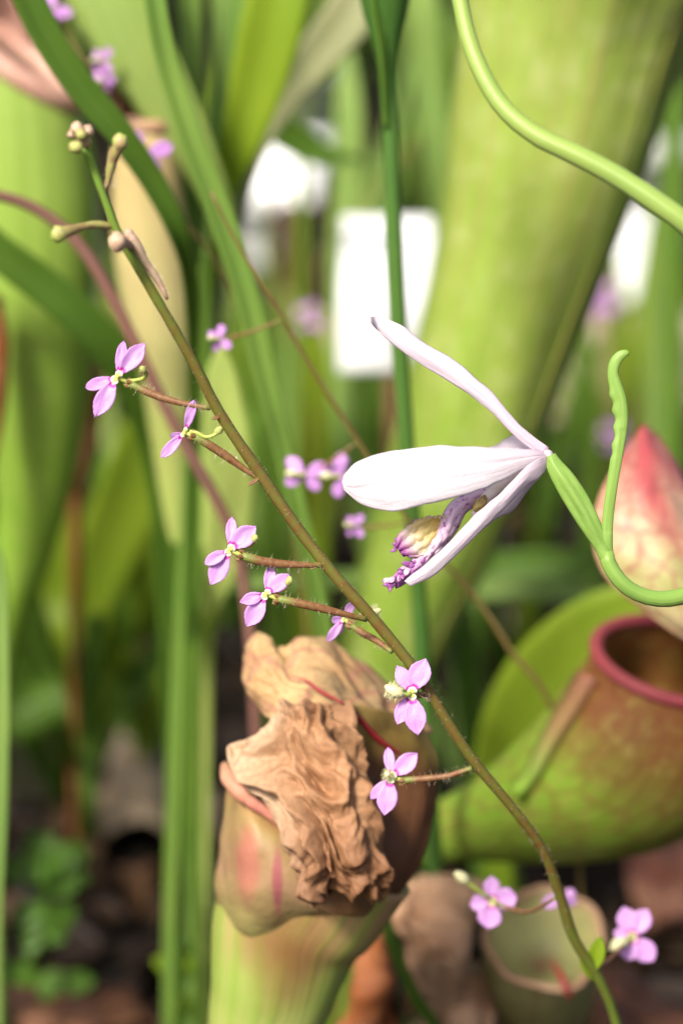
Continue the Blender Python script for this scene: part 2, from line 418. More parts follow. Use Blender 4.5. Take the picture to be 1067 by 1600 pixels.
def dry_mat(name, c1, c2, c3, vein=None, tr=.1, sc=1.0):
    k = NT(name); o = k.ob(); n = k.noise(o, 160 * sc, 6, .62, .5); g = k.noise(o, 60 * sc, 3); f = k.noise(o, 1500 * sc, 4, .6)
    c = k.mix(k.ramp(n, [(.32, 0.0), (.66, 1.0)]), c1, c2)
    c = k.mix(k.ramp(g, [(.45, 0.0), (.68, .8)]), c, c3)
    c = k.mix(k.ramp(f, [(.35, .35), (.6, 0.0)]), c, (c1[0] * .5, c1[1] * .5, c1[2] * .5))
    if vein:
        uv = k.uv(); dv = k.n('ShaderNodeTexNoise'); k.put(dv.inputs['Vector'], uv); dv.inputs['Scale'].default_value = 4
        mm = k.n('ShaderNodeMix', data_type='VECTOR'); mm.inputs[0].default_value = .2; k.put(mm.inputs[4], uv); k.put(mm.inputs[5], dv.outputs[1])
        vo = k.n('ShaderNodeTexVoronoi', feature='DISTANCE_TO_EDGE'); k.put(vo.inputs['Vector'], k.scale(mm.outputs[1], (3, 4, 1))); vo.inputs['Scale'].default_value = 1
        c = k.mix(k.ramp(vo.outputs[0], [(0, .7), (.03, .4), (.07, 0.0)]), c, vein)
    h = k.math('ADD', n, k.math('MULTIPLY', f, .25))
    return k.done(c, .62, tr, None, k.bump(h, .5, .0009), .3)
m_dry = dry_mat('dry_brown_hood', (.34, .17, .075), (.46, .27, .14), (.54, .37, .23))
def flap_mat():
    k = NT('crumpled_flap'); o = k.ob(); x = k.sep(k.uv()); u, v = x[0], x[1]
    n = k.noise(o, 200, 6, .62, .6); f = k.noise(o, 1500, 4, .6); g = k.noise(o, 70, 3)
    c = k.mix(k.ramp(n, [(.32, 0.0), (.66, 1.0)]), (.27, .125, .055), (.42, .235, .12))
    wv = k.math('ADD', v, k.math('MULTIPLY', k.math('SUBTRACT', g, .5), .5))
    c = k.mix(k.ramp(wv, [(.08, .85), (.3, .25), (.55, 0.0)]), c, (.52, .37, .24))
    wu = k.math('ADD', u, k.math('MULTIPLY', k.math('SUBTRACT', n, .5), .3))
    c = k.mix(k.ramp(wu, [(.5, 0.0), (.8, .85)]), c, (.19, .085, .038))
    c = k.mix(k.ramp(f, [(.35, .35), (.6, 0.0)]), c, (.17, .08, .04))
    h = k.math('ADD', n, k.math('MULTIPLY', f, .3))
    return k.done(c, .62, .08, None, k.bump(h, .5, .0008), .3)
m_flap = flap_mat()
m_dry_top = dry_mat('dry_tan_hood', (.46, .27, .12), (.56, .38, .19), (.58, .44, .2), (.4, .16, .12), .2)
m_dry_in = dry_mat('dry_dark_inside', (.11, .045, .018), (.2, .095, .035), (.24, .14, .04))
m_side = pitcher_mat('dry_hood_side_shaded', [(0, (.36, .25, .075)), (.14, (.27, .19, .045)), (.28, (.12, .052, .02)), (.7, (.1, .038, .014)), (.92, (.2, .1, .035)), (1, (.3, .16, .06))], (.2, .075, .025), .5, (.07, .025, .01), .5, tr=.08, rough=.6, bscale=160)  # olive and brown wall; middle stops darkened to paint in the hollow's shade
m_dry_leaf = dry_mat('dry_pinkish_leaf', (.36, .19, .1), (.46, .28, .17), (.5, .34, .22))
m_dead = dry_mat('dead_leaf_brown', (.12, .045, .022), (.2, .085, .04), (.26, .13, .07))
m_orange = dry_mat('dead_orange_brown', (.26, .075, .02), (.36, .12, .04), (.4, .2, .11))
m_dry_body = pitcher_mat('drying_pitcher_wall', [(0, (.42, .22, .13)), (.1, (.42, .26, .15)), (.2, (.38, .3, .13)), (.3, (.34, .38, .11)), (.5, (.4, .37, .16)), (1, (.3, .28, .1))], (.22, .34, .05), .6, (.5, .36, .22), .5, tr=.05, rough=.5)
m_pinklip = dry_mat('pinkish_dry_lip', (.5, .24, .14), (.56, .36, .2), (.5, .1, .12))
m_pinklip2 = bud_mat('soft_pink_lip', (.55, .26, .22), (.6, .4, .3))
m_redline = NT('red_vein').done((.32, .02, .03), .4)
m_white = NT('white_plastic').done((.8, .8, .8), .35)
def label_mat():
    k = NT('white_label_plastic'); n = k.noise(k.ob(), 120, 4)
    return k.done(k.mix(k.ramp(n, [(.4, 0.0), (.8, .3)]), (.82, .83, .84), (.6, .62, .6)), .35, .1)
m_label = label_mat()
def soil_mat():
    k = NT('peat_soil'); o = k.ob(); n = k.noise(o, 90, 8, .7); g = k.noise(o, 9, 4); f = k.noise(o, 700, 4)
    c = k.mix(k.ramp(n, [(.35, 0.0), (.7, 1.0)]), (.006, .0045, .004), (.022, .015, .01))
    c = k.mix(k.ramp(g, [(.5, 0.0), (.68, .6)]), c, (.035, .05, .014))
    c = k.mix(k.ramp(f, [(.62, 0.0), (.75, .5)]), c, (.05, .034, .022))
    return k.done(c, .9, 0, None, k.bump(k.math('ADD', n, k.math('MULTIPLY', f, .3)), .9, .006), .08)
m_soil = soil_mat()
def wood_mat():
    k = NT('weathered_timber'); o = k.ob(); n = k.noise(k.scale(o, (8, 120, 120)), 1.0, 5)
    return k.done(k.mix(n, (.26, .2, .14), (.44, .36, .27)), .75, 0, None, k.bump(n, .5, .002), .2)
m_wood = wood_mat()
def pot_mat():
    k = NT('pale_pot'); n = k.noise(k.ob(), 40, 4)
    return k.done(k.mix(n, (.55, .56, .55), (.72, .72, .7)), .5)
m_pot = pot_mat()
def cover_mat(name, a, b, c3):
    k = NT(name); g = k.n('ShaderNodeNewGeometry').outputs['Random Per Island']; 
    c = k.ramp(g, [(0, a), (.45, b), (.8, c3), (1, (c3[0] * 1.6, c3[1] * 1.3, c3[2]))])
    return k.done(c, .5, .35)
m_cover = cover_mat('bed_foliage', (.06, .12, .015), (.14, .25, .035), (.24, .33, .06))
m_litter = cover_mat('litter_bits', (.012, .008, .006), (.035, .02, .012), (.09, .055, .03))

# ------------------------------------------------------------------ setting
def ground():
    n = 140; V = []; Fc = []
    ys = [-2 + 0.35 * 0] ; 
    def axis(k): t = k / (n - 1) * 2 - 1; return math.copysign(abs(t) ** 4 * 60 + abs(t) * .9, t)
    for i in range(n):
        for j in range(n):
            x = axis(j); y = axis(i) + .6; r = math.hypot(x, y)
            z = (.006 * noise.noise(Vector((x * 14, y * 14, 0))) + .003 * noise.noise(Vector((x * 50, y * 50, 3)))) * (1 if r < 3 else 0)
            V.append(Vector((x, y, z - .004)))
    for i in range(n - 1):
        for j in range(n - 1): Fc.append((i * n + j, i * n + j + 1, (i + 1) * n + j + 1, (i + 1) * n + j))
    o = mesh_obj('ground', V, Fc, None, m_soil); tag(o, 'dark peaty soil of the planting bed', 'soil', kind='structure')
ground()
def litter():
    rnd = random.Random(3); V = []; Fc = []
    for _ in range(2000):
        d = .4 + 1.3 * rnd.random() ** 1.5; px = rnd.uniform(-500, 1600); c = G(px, d, rnd.uniform(.0, .005))
        a = rnd.random() * 6.28; L = rnd.uniform(.003, .012); wd = L * rnd.uniform(.2, .6); ux = Vector((math.cos(a), math.sin(a), rnd.uniform(-.3, .3))); vy = Vector((-math.sin(a), math.cos(a), rnd.uniform(-.4, .4)))
        k = len(V); up = Vector((0, 0, rnd.uniform(.0005, .0025)))
        V += [c - ux * L, c - vy * wd + up, c + ux * L, c + vy * wd + up * 2, c - up * 2]
        Fc += [(k, k + 1, k + 2), (k, k + 2, k + 3), (k, k + 4, k + 1), (k + 1, k + 4, k + 2), (k + 2, k + 4, k + 3), (k + 3, k + 4, k)]
    o = mesh_obj('leaf_litter', V, Fc, None, m_litter, smooth=False)
    tag(o, 'small brown litter and bark bits strewn over the dark soil', 'litter', kind='stuff')
litter()
def bed_foliage():
    rnd = random.Random(5); V = []; Fc = []
    for t in range(330):
        d = .72 + 2.3 * rnd.random() ** 1.4; px = rnd.uniform(-450, 1500)
        if 880 < d * 1000 < 960 and px > 500: continue
        if (120 < px < 560 and .95 < d < 1.5) or (760 < px < 1110 and .9 < d < 1.4) or (350 < px < 530 and d < 1): continue
        c = G(px, d); dens = noise.noise(Vector((c.x * 5, c.y * 5, 1)))
        if dens < -.18: continue
        hgt = rnd.uniform(.03, .085) * (1 + .5 * max(dens, 0)) * (1 + max(0, d - 1) * .45)
        broad = rnd.random() < .45
        for b in range(rnd.randint(9, 16)):
            a = rnd.random() * 6.28; lean = rnd.uniform(.1, .9); L = hgt * rnd.uniform(.6, 1.15); wd = L * (rnd.uniform(.10, .2) if broad else rnd.uniform(.025, .06))
            dr = Vector((math.cos(a), math.sin(a), 0)); sd_ = Vector((-math.sin(a), math.cos(a), 0)); o = c + dr * rnd.uniform(0, .012); k = len(V); ns = 5
            for i in range(ns + 1):
                f = i / ns; p = o + dr * (lean * L * f * f * .8) + Vector((0, 0, L * (f - .25 * lean * f * f))); ww = wd * (math.sin(math.pi * min(f * .85 + .12, 1)) if broad else (1 - f ** 2) + .02)
                V += [p - sd_ * ww, p + Vector((0, 0, -ww * .3)), p + sd_ * ww]
            for i in range(ns):
                q = k + i * 3; Fc += [(q, q + 1, q + 4, q + 3), (q + 1, q + 2, q + 5, q + 4)]
    o = mesh_obj('bed_foliage', V, Fc, None, m_cover)
    tag(o, 'mass of low green foliage across the far part of the bed', 'foliage', kind='stuff')
bed_foliage()

# timber edging and things far behind
def box(name, p0, ux, uy, uz, sx, sy, sz, mat, parent=None, bev=.001, base=None):
    V = []
    for z in (0, 1):
        for x, y in ((-1, -1), (1, -1), (1, 1), (-1, 1)): V.append(p0 + ux * (x * sx / 2) + uy * (y * sy / 2) + uz * (z * sz))
    Fc = [(0, 3, 2, 1), (4, 5, 6, 7), (0, 1, 5, 4), (1, 2, 6, 5), (2, 3, 7, 6), (3, 0, 4, 7)]
    o = mesh_obj(name, V, Fc, None, mat, parent, base if base is not None else (None if parent is not None else p0), smooth=False)
    b = o.modifiers.new('bevel', 'BEVEL'); b.width = bev; b.segments = 2
    return o
X, Y, Z = Vector((1, 0, 0)), Vector((0, 1, 0)), Vector((0, 0, 1))
tb = box('timber_edging', G(900, .95, -.01), Vector((1, .04, 0)), Vector((-.04, 1, 0)), Z, .2, .03, .036, m_wood, bev=.003)
tag(tb, 'weathered beige timber board edging the bed beyond the pitchers', 'board')
def pot(label, px, d, r, h, name='plant_pot', group=None, mat=None):
    c = G(px, d); prof = [(.0, .0), (.72, .0), (.74, .02), (.95, .84), (1.06, .84), (1.08, .86), (1.08, .985), (1.06, 1), (.98, 1), (.95, .9), (.93, .88), (0, .88)]
    rows = [[c + Vector((math.cos(6.2832 * j / 28) * r * a, math.sin(6.2832 * j / 28) * r * a, h * b)) for j in range(28)] for a, b in prof]
    t = thing(name, label, 'pot', c)
    mesh_obj('pot_wall', *grid(rows[:8], True), mat or m_pot, t)
    mesh_obj('potting_soil', *grid(rows[8:], True), m_soil, t)
    return t
pot('pale grey plant pot beyond the timber edging', 1012, 1.15, .026, .062)
pot('white plant pot standing far behind the strap leaves', 440, 1.32, .027, .072, mat=m_white)
pot('low white pot in front of the taller white pot', 408, 1.16, .015, .032, mat=m_white)
def plant_label(lb, c, wd, hl, hu, yaw, bend, base):
    """a white stake label bent halfway up"""
    t = thing('plant_label', lb, 'plant label', base)
    ux = Vector((math.cos(yaw), math.sin(yaw), 0)); bk = Vector((-math.sin(yaw), math.cos(yaw), 0)); rows = []
    for i in range(25):
        f = i / 24 * (hl + hu); a = 0.08 + bend / (1 + math.exp(-(f - hl) / .0022))
        if i == 0: p = c.copy()
        else: p = rows[-1] + (Z * math.cos(a) + bk * math.sin(a)) * ((hl + hu) / 24)
        rows.append(p)
    mesh_obj('label_plate', *grid([[p - ux * wd / 2, p - ux * wd / 4, p, p + ux * wd / 4, p + ux * wd / 2] for p in rows]), m_label, t, solid=.0008)
    wtube('stake', [base - Z * .01, base.lerp(c, .5), c + Z * .004 + bk * .0012], [.0014, .0014, .0014], m_dead, t, 8, 8)
    return t
c0 = P(612, 583, .52)
plant_label('white plastic label, bent back at the middle, on a stake beside the tall pitcher', c0, M(168, .52), M(120, .52), M(160, .52), R(-3), .85, Vector((c0.x, c0.y, -.005)))
c1 = P(440, 316, .84)
plant_label('small white label tilted back, far behind the strap leaves', c1, M(112, .84), M(20, .84), M(110, .84), R(-14), .75, Vector((c1.x, c1.y, -.005)))
c2 = P(1012, 470, .86)
plant_label('white label leaning in front of the pale pot', c2, M(84, .86), M(30, .86), M(120, .86), R(16), .6, Vector((c2.x, c2.y, -.005)))

# ------------------------------------------------------------------ trigger plants (slender scapes with lilac flowers)
PROF = [(0, .26), (.1, .36), (.2, .6), (.35, .88), (.52, 1.0), (.68, .95), (.82, .7), (.92, .38), (1, .06)]
PROF2 = [(0, .2), (.1, .3), (.2, .55), (.35, .85), (.52, 1.0), (.7, .98), (.84, .8), (.94, .48), (1, .12)]
def prof(u, T):
    for (a, x), (b, y) in zip(T, T[1:]):
        if u <= b:
            f = (u - a) / (b - a); f = f * f * (3 - 2 * f); return x + (y - x) * f
    return T[-1][1]
def petal(name, b, t, wd, mat, parent, curve=.06, cup=.12, n=16, m=7, T=PROF, thick=.00012, rndv=0):
    ax = t - b; L = ax.length; ax = ax / L; V0 = (CAM - b).normalized(); s = ax.cross(V0).normalized(); nn = s.cross(ax).normalized(); rows = []
    for i in range(n):
        u = i / (n - 1); ww = wd * prof(u, T) / 2; row = []
        for j in range(m):
            v = j / (m - 1) * 2 - 1
            p = b + ax * (L * (u - .03 * v * v * u)) + s * (v * ww) - nn * (-curve * L * math.sin(math.pi * u) * 1.0) + nn * (cup * ww * (v * v - .5)) + nn * (rndv * L * .04 * noise.noise(Vector((u * 3, v * 2, b.x * 3000))))
            row.append(p)
        rows.append(row)
    return mesh_obj(name, *grid(rows), mat, parent, solid=thick)
def trig_flower(parent, c, tips, stalk, colpath=None, hairy=0, near=True, sd=1, pm=None, sw=15):
    """c=(px,py,d); tips=[(px,py,dz_px,width_px)]; stalk=[(px,py,d,w)...] from scape to flower"""
    C = P(*c); d = c[2]
    stalk = [(a, b, c_, e * .84) for a, b, c_, e in stalk]
    p, ws = path(stalk, 16 if near else 8); rad = [x / 2 for x in ws]
    st = mesh_obj('flower', *capped(tube_rows(p, [r * (1 + .1 * noise.noise(q * 1500)) for r, q in zip(rad, p)], 10 if near else 6)), m_ped, parent)
    if near:
        # calyx lobes at the flower end
        e, e0 = p[-1], p[-3]; ax = (e - e0).normalized()
        for k in range(5):
            a = k * 1.2566 + sd; s = ax.cross(Vector((.3, .2, 1))).normalized(); q = s * math.cos(a) + ax.cross(s) * math.sin(a)
            petal('calyx_lobe', e - ax * .0003 + q * rad[-1] * .8, e + ax * M(8, d) + q * (rad[-1] * 1.25), M(7, d), m_ped, st, 0, 0, 6, 3, thick=.00015)
        wtube('throat_tube', [e, e.lerp(C, .5), C + (C - CAM).normalized() * .0004], [M(4, d), M(3.5, d), M(5, d)], m_throat, st, 8, 8)
        if sd: hairs('gland_hairs', p, rad, m_hair, st, 60, .00042, sd)
    else:
        wtube('throat_tube', [p[-1], p[-1].lerp(C, .5), C], [M(4, d)] * 3, m_throat, st, 5, 6)
    back = (C - CAM).normalized()
    for (tx, ty, dz, wd) in tips:
        T_ = P(tx, ty, d + M(dz, d)); b = C + (T_ - C) * .07
        petal('petal', b, T_, M(wd * (.92 + .1 * noise.noise(T_ * 900)), d), pm or m_tp, st, (.06 + .1 * noise.noise(T_ * 1300)) if near else .03, .25 + .3 * noise.noise(T_ * 1700), 18 if near else 8, 9 if near else 5, PROF if wd > 21 else PROF2, rndv=1 if near else 0)
        if near:                                                     # throat scale at the foot of each petal
            t2 = C + (T_ - C) * .17 - back * .0002
            petal('throat_lobe', C - back * .0001, t2, M(wd * .36, d), m_throat2 if dz < 50 else m_throat, st, .1, .3, 8, 5, PROF2, rndv=0)
            petal('throat_lobe', C - back * .00025, C + (T_ - C) * .11 - back * .0003, M(wd * .2, d), m_throat, st, .1, .3, 6, 5, PROF2)
    if near: blob('throat', C, M(4.5, d), M(4.5, d), M(4.5, d), m_throat, st, .4, 8, 6)
    if colpath:
        pp, ww = path(colpath, 12)
        cl = mesh_obj('column', *capped(tube_rows(pp, [x / 2 for x in ww], 8)), m_column, st)
        e = pp[-1]; ax = (pp[-1] - pp[-4]).normalized(); r = M(hairy or 7, d); am = m_anther if (hairy or not near) else m_anther_g
        hd = blob('column_head', e, r * .8, r * .8, r * 1.25, am, st, .35, 10, 8, ax)
        if near:
            q = [e - ax * r * .9 + ax * (r * 1.9 * i / 5) for i in range(6)]
            hairs('anther_hairs', q, [r * .5, r * .75, r * .8, r * .75, r * .6, r * .25], am, st, 150 if hairy else 24, .0004 if hairy else .00015, 9)
    return st

A_PATH = [(131, 228, .2815, 16), (143, 255, .2825, 14), (160, 300, .2835, 14), (184, 362, .285, 16), (208, 402, .2865, 19), (240, 458, .288, 18), (300, 562, .2915, 19), (345, 648, .2942, 20), (408, 742, .2965, 21),
          (470, 832, .2985, 20), (528, 905, .3, 21), (590, 975, .302, 21), (650, 1050, .304, 20), (700, 1130, .3065, 19), (742, 1192, .309, 19), (800, 1262, .3125, 17), (846, 1325, .3165, 17), (872, 1392, .321, 19), (896, 1465, .326, 20),
          (936, 1532, .331, 17), (962, 1598, .336, 16), (1000, 1750, .347, 16), (1010, 2050, .363, 17), (1000, gpy(.385) + 20, .385, 18)]
tp = thing('trigger_plant', 'slender brown-green flower stem with lilac flowers crossing in front of the white orchid', 'flower', G(1000, .385), 'trigger plants')
sp, sw_ = path(A_PATH, 220); sw_ = [x * .88 for x in sw_]
mesh_obj('stem', *capped(tube_rows(sp, [x / 2 * (1 + .07 * noise.noise(q * 700)) for x, q in zip(sw_, sp)], 12)), m_scape, tp)
hairs('stem_hairs', sp[20:140], [x / 2 for x in sw_[20:140]], m_hair, tp, 260, .0003, 4)
dA = .2935
trig_flower(tp, (183, 589, dA), [(194, 533, 30, 17), (227, 536, 8, 29), (134, 606, 18, 20), (148, 652, 0, 33)],
            [(329, 637, .2940, 11), (300, 633, dA + .0006, 11), (262, 624, dA + .0008, 14), (225, 610, dA + .001, 16), (203, 599, dA + .001, 14)],
            [(198, 595, dA + .001, 7), (212, 594, dA + .001, 6), (224, 591, dA + .0006, 6), (230, 584, dA, 6), (224, 578, dA - .0006, 6)], 0, sd=1)
trig_flower(tp, (289, 676, .2952), [(304, 625, -20, 17), (266, 682, 40, 9), (252, 715, -8, 19), (298, 640, 50, 12)],
            [(410, 750, .2966, 9), (385, 735, .2965, 12), (350, 710, .296, 17), (325, 694, .2955, 17), (303, 681, .2952, 15)],
            [(297, 674, .2952, 6), (308, 676, .295, 6), (322, 683, .295, 6), (336, 679, .2948, 6), (342, 672, .2948, 6)], 0, sd=2)
trig_flower(tp, (359, 859, .297), [(363, 808, 12, 19), (400, 822, 4, 35), (320, 881, -6, 21), (329, 914, 6, 33)],
            [(505, 882, .2993, 11), (480, 883, .2985, 12), (440, 881, .298, 16), (405, 876, .2976, 18), (378, 868, .2974, 17)],
            [(366, 858, .2976, 6), (380, 856, .298, 6), (392, 852, .2978, 7), (398, 842, .297, 7)], 0, sd=3)
trig_flower(tp, (416, 928, .298), [(425, 885, 12, 18), (452, 897, 6, 27), (375, 941, -6, 22), (385, 979, 6, 32)],
            [(573, 968, .3015, 11), (540, 960, .300, 12), (500, 950, .2992, 16), (460, 941, .2985, 17), (434, 936, .2984, 16)],
            [(422, 926, .2985, 6), (436, 925, .2988, 6), (447, 919, .2986, 7), (452, 908, .298, 6)], 0, sd=4)
trig_flower(tp, (538, 966, .3075), [(552, 940, -10, 15), (518, 970, 25, 13), (511, 1003, 0, 16), (528, 990, 40, 12)],
            [(612, 1018, .303, 10), (590, 1002, .3045, 13), (568, 990, .306, 14), (549, 977, .307, 13)],
            [(545, 966, .3075, 5), (560, 962, .308, 5), (575, 960, .308, 5), (586, 956, .308, 5)], 7, sd=5)
trig_flower(tp, (643, 1083, .3025), [(620, 1040, 2, 27), (665, 1029, 0, 38), (620, 1132, 0, 28), (653, 1149, -2, 37)],
            [(672, 1083, .3046, 12), (664, 1085, .3046, 12), (656, 1086, .304, 11), (650, 1085, .3033, 10)],
            [(641, 1084, .3022, 7), (634, 1086, .3016, 8), (626, 1084, .3013, 9), (616, 1080, .3012, 10)], 13, sd=6)
trig_flower(tp, (611, 1214, .310), [(606, 1168, 8, 19), (652, 1177, 4, 34), (579, 1248, 10, 20), (600, 1274, 0, 36)],
            [(737, 1200, .3088, 10), (700, 1212, .3095, 11), (660, 1217, .31, 13), (630, 1219, .3105, 13)],
            [(612, 1212, .3098, 6), (606, 1210, .309, 6)], 6, sd=7)
# buds and bracts on the scape
def bud(pts, mat, tipr, tipmat, nm='bud'):
    b = tube(nm, pts, mat, tp, 14, 10, wig=.18); e = pts[-1]
    if tipr: blob('bud_tip', P(*e[:3]), M(tipr, e[2]), M(tipr, e[2]), M(tipr * 1.15, e[2]), tipmat, b, .25)
    return b
for (x, y, dd, r, mt) in ((121, 201, .2805, 11, m_budp), (137, 205, .2815, 11, m_budp), (128, 210, .280, 10, m_budb), (113, 210, .281, 8, m_budp), (119, 230, .2795, 11, m_budg), (131, 222, .2815, 13, m_budb)):
    blob('bud', P(x, y, dd), M(r, dd), M(r, dd), M(r * .9, dd), mt, tp, .3)
bud([(160, 304, .2837, 6), (168, 285, .2838, 8), (172, 268, .2835, 13), (177, 248, .283, 18), (182, 236, .2825, 20), (188, 222, .282, 20)], m_budb, 12, m_budg)
bud([(176, 354, .285, 9), (150, 351, .2838, 14), (128, 355, .2825, 13), (108, 361, .281, 18), (92, 366, .280, 20)], m_budb, 12, m_budg)
bud([(205, 385, .286, 12), (197, 380, .2835, 16), (184, 378, .2815, 22)], m_budp, 14, m_budp)
bud([(262, 468, .2885, 6), (250, 443, .288, 12), (238, 424, .2875, 13), (226, 408, .287, 15), (216, 388, .2862, 18), (202, 366, .2855, 17)], m_budp, 8, m_budp)
hairs('bud_hairs', [P(262, 468, .2885), P(238, 424, .2875), P(216, 388, .2862), P(202, 366, .2855)], [M(6, .288)] * 4, m_hair, tp, 160, .0003, 12)
hairs('bud_hairs', [P(170, 292, .284), P(177, 248, .283), P(188, 222, .282)], [M(8, .283)] * 3, m_hair, tp, 90, .0003, 13)
for (x, y, dd, a, b_) in ((345, 650, .2938, 330, 655), (408, 745, .2963, 385, 760), (500, 880, .299, 484, 890), (742, 1190, .3085, 732, 1172), (848, 1330, .3165, 836, 1318)):
    petal('bract', P(x, y, dd), P(a, b_, dd - .0004), M(6, dd), m_ped, tp, .1, .3, 8, 5)
petal('bract', P(925, 1520, .3295), P(938, 1462, .328), M(26, .329), m_strap_y, tp, .05, .4, 14, 7)
petal('bract', P(935, 1535, .3315), P(905, 1500, .329), M(16, .329), m_strap_y, tp, .05, .4, 12, 5)
# lower, softer flowers of the same plant
trig_flower(tp, (768, 1408, .338), [(768, 1368, 5, 28), (808, 1402, 0, 40), (733, 1414, 5, 30), (762, 1452, 0, 42)], [(872, 1400, .323, 8), (830, 1424, .331, 8), (798, 1420, .337, 9), (774, 1411, .338, 9)],
            [(762, 1402, .3375, 7), (742, 1388, .3365, 7), (722, 1372, .336, 8)], 11, near=False)
trig_flower(tp, (880, 1402, .352), [(866, 1390, 3, 18), (845, 1415, 0, 24), (898, 1392, 0, 18), (900, 1412, 3, 18)], [(873, 1394, .324, 7), (878, 1399, .338, 7), (880, 1402, .351, 7)], near=False)
trig_flower(tp, (986, 1464, .345), [(974, 1416, 3, 36), (1012, 1420, 0, 36), (958, 1456, 5, 26), (1022, 1502, 0, 40), (980, 1502, 0, 34)], [(925, 1515, .329, 8), (950, 1500, .336, 8), (978, 1472, .344, 8)],
            [(982, 1466, .344, 7), (966, 1476, .343, 8)], 13, near=False)

m_bgstem = leaf_mat('background_stem', (.13, .07, .03), (.15, .13, .035), streak=(9, 4, 1), tr=0)
def bg_scape(label, pts, flowers, mat=m_bgstem, seed=0):
    t = thing('trigger_plant', label, 'flower', P(*pts[-1][:3]), 'trigger plants')
    tube('stem', [(a, b, c, e * .62) for a, b, c, e in pts], mat, t, 70, 7)
    for (x, y, d, s, a0, sx, sy) in flowers:                        # flower head: size s, rotated a0, joined to scape at sx,sy
        tips = []
        for k, (da, l, wd) in enumerate(((55, 1, .62), (125, .85, .5), (235, .85, .5), (305, 1, .62))):
            a = R(da + a0); tips.append((x + math.cos(a) * s * l, y - math.sin(a) * s * l, 0 if k % 2 else 8, s * wd))
        q = min(range(len(pts) - 1), key=lambda i: abs(pts[i][1] - sy)); ds = pts[q][2]
        trig_flower(t, (x, y, d), tips, [(sx, sy, ds, 5), ((sx + x) / 2, (sy + y) / 2 + 4, (ds + d) / 2, 6), (x, y + 2, d + .001, 6)],
                    [(x, y, d - .0005, 6), (x - s * .5, y - 2, d - .001, 7)], s * .2, near=False, pm=m_bgp)
    return t
bg_scape('thin brown flower stem running behind the keeled strap leaf, hazy lilac flowers at its side',
    [(330, 300, .34, 8), (365, 370, .342, 9), (425, 470, .345, 11), (490, 580, .35, 12), (560, 690, .355, 13), (650, 830, .362, 12), (740, 930, .37, 13), (800, 1020, .374, 15), (858, 1100, .378, 14), (900, 1300, .39, 13), (930, 1800, .42, 13), g4(930, .45, 12)],
    [(342, 530, .348, 24, 20, 440, 500), (476, 742, .356, 40, 80, 560, 690), (530, 745, .357, 40, 30, 590, 735), (554, 822, .36, 22, 0, 640, 815)])
bg_scape('faint flower stem arching beside the dark strap leaf, blurred violet flower at mid height',
    [(60, -60, .385, 7), (110, 60, .387, 8), (170, 160, .385, 8), (240, 262, .380, 9), (290, 350, .38, 10), (335, 402, .381, 10), (400, 560, .387, 11), (470, 900, .40, 11), (520, 1500, .425, 11), g4(540, .45, 11)],
    [(82, 14, .384, 34, 40, 105, 50), (160, 95, .385, 24, 0, 150, 130), (162, 128, .384, 20, 70, 170, 160), (228, 240, .362, 46, 70, 245, 268)])
bg_scape('distant flower stem between the timber edging and the red-tipped hood',
    [(940, 430, .62, 8), (952, 560, .625, 8), (960, 700, .63, 9), (965, 900, .64, 9), g4(970, .66, 9)],
    [(938, 466, .62, 34, 10, 950, 540), (955, 682, .62, 28, 0, 960, 720), (900, 690, .625, 30, 40, 962, 760)])
bg_scape('distant flower stem under the white orchid, faint mauve flowers',
    [(770, 780, .6, 8), (765, 900, .605, 8), (755, 1000, .61, 9), g4(750, .65, 9)],
    [(762, 832, .6, 32, 10, 766, 880), (722, 760, .6, 26, 40, 767, 860)])
bg_scape('distant flower stem rising beside the white label, dull mauve flowers',
    [(500, 400, .55, 7), (492, 560, .555, 8), (488, 800, .57, 9), g4(485, .62, 9)],
    [(480, 495, .55, 26, 10, 495, 540), (690, 168, .58, 20, 30, 500, 400)])

# ------------------------------------------------------------------ white orchid
orc = thing('orchid', 'white and pale mauve orchid flower on a smooth curved green stem', 'orchid', G(1330, .36))
tube('stem', [(946, 862, .300, 24), (951, 882, .3, 25), (968, 908, .3, 25), (994, 927, .3005, 25), (1030, 936, .301, 26), (1070, 930, .302, 27), (1120, 905, .304, 27), (1190, 900, .307, 27), (1260, 980, .311, 27), (1300, 1200, .318, 26), (1320, 1700, .335, 26), g4(1330, .36, 26)], m_orchid_g, orc, 110, 14)
def ribs(u, a): return 1 + .11 * math.cos(6 * a) * math.sin(math.pi * min(u + .05, 1))
tube('ovary', [(858, 712, .2995, 20), (866, 728, .2995, 28), (882, 752, .2995, 36), (902, 784, .2997, 38), (922, 820, .2998, 33), (938, 850, .3, 26), (948, 874, .3, 22)], m_orchid_g, orc, 40, 36, fn=ribs)
tube('bract', [(948, 872, .3, 20), (947, 845, .2995, 20), (949, 812, .2992, 18), (954, 770, .2988, 18), (961, 725, .2985, 19), (967, 690, .2984, 20), (970, 662, .2984, 22), (969, 640, .2983, 24), (966, 622, .2982, 24), (961, 603, .2981, 21), (957, 584, .298, 18), (960, 567, .2979, 18), (968, 556, .2978, 16), (977, 552, .2977, 12), (982, 553, .2977, 6)],
     m_orchid_g, orc, 110, 14, .55, fn=lambda u, a: 1 + (.16 * math.sin(u * 75) * max(0, math.sin(a)) * (1 if .45 < u < .8 else 0)) - .25 * max(0, math.cos(a - 3.14 - .5)) ** 6 * (1 if .12 < u < .6 else 0))
tex = lambda s: (lambda u, v: .00013 * noise.noise(Vector((u * 6 + s, v * 9, s))) )
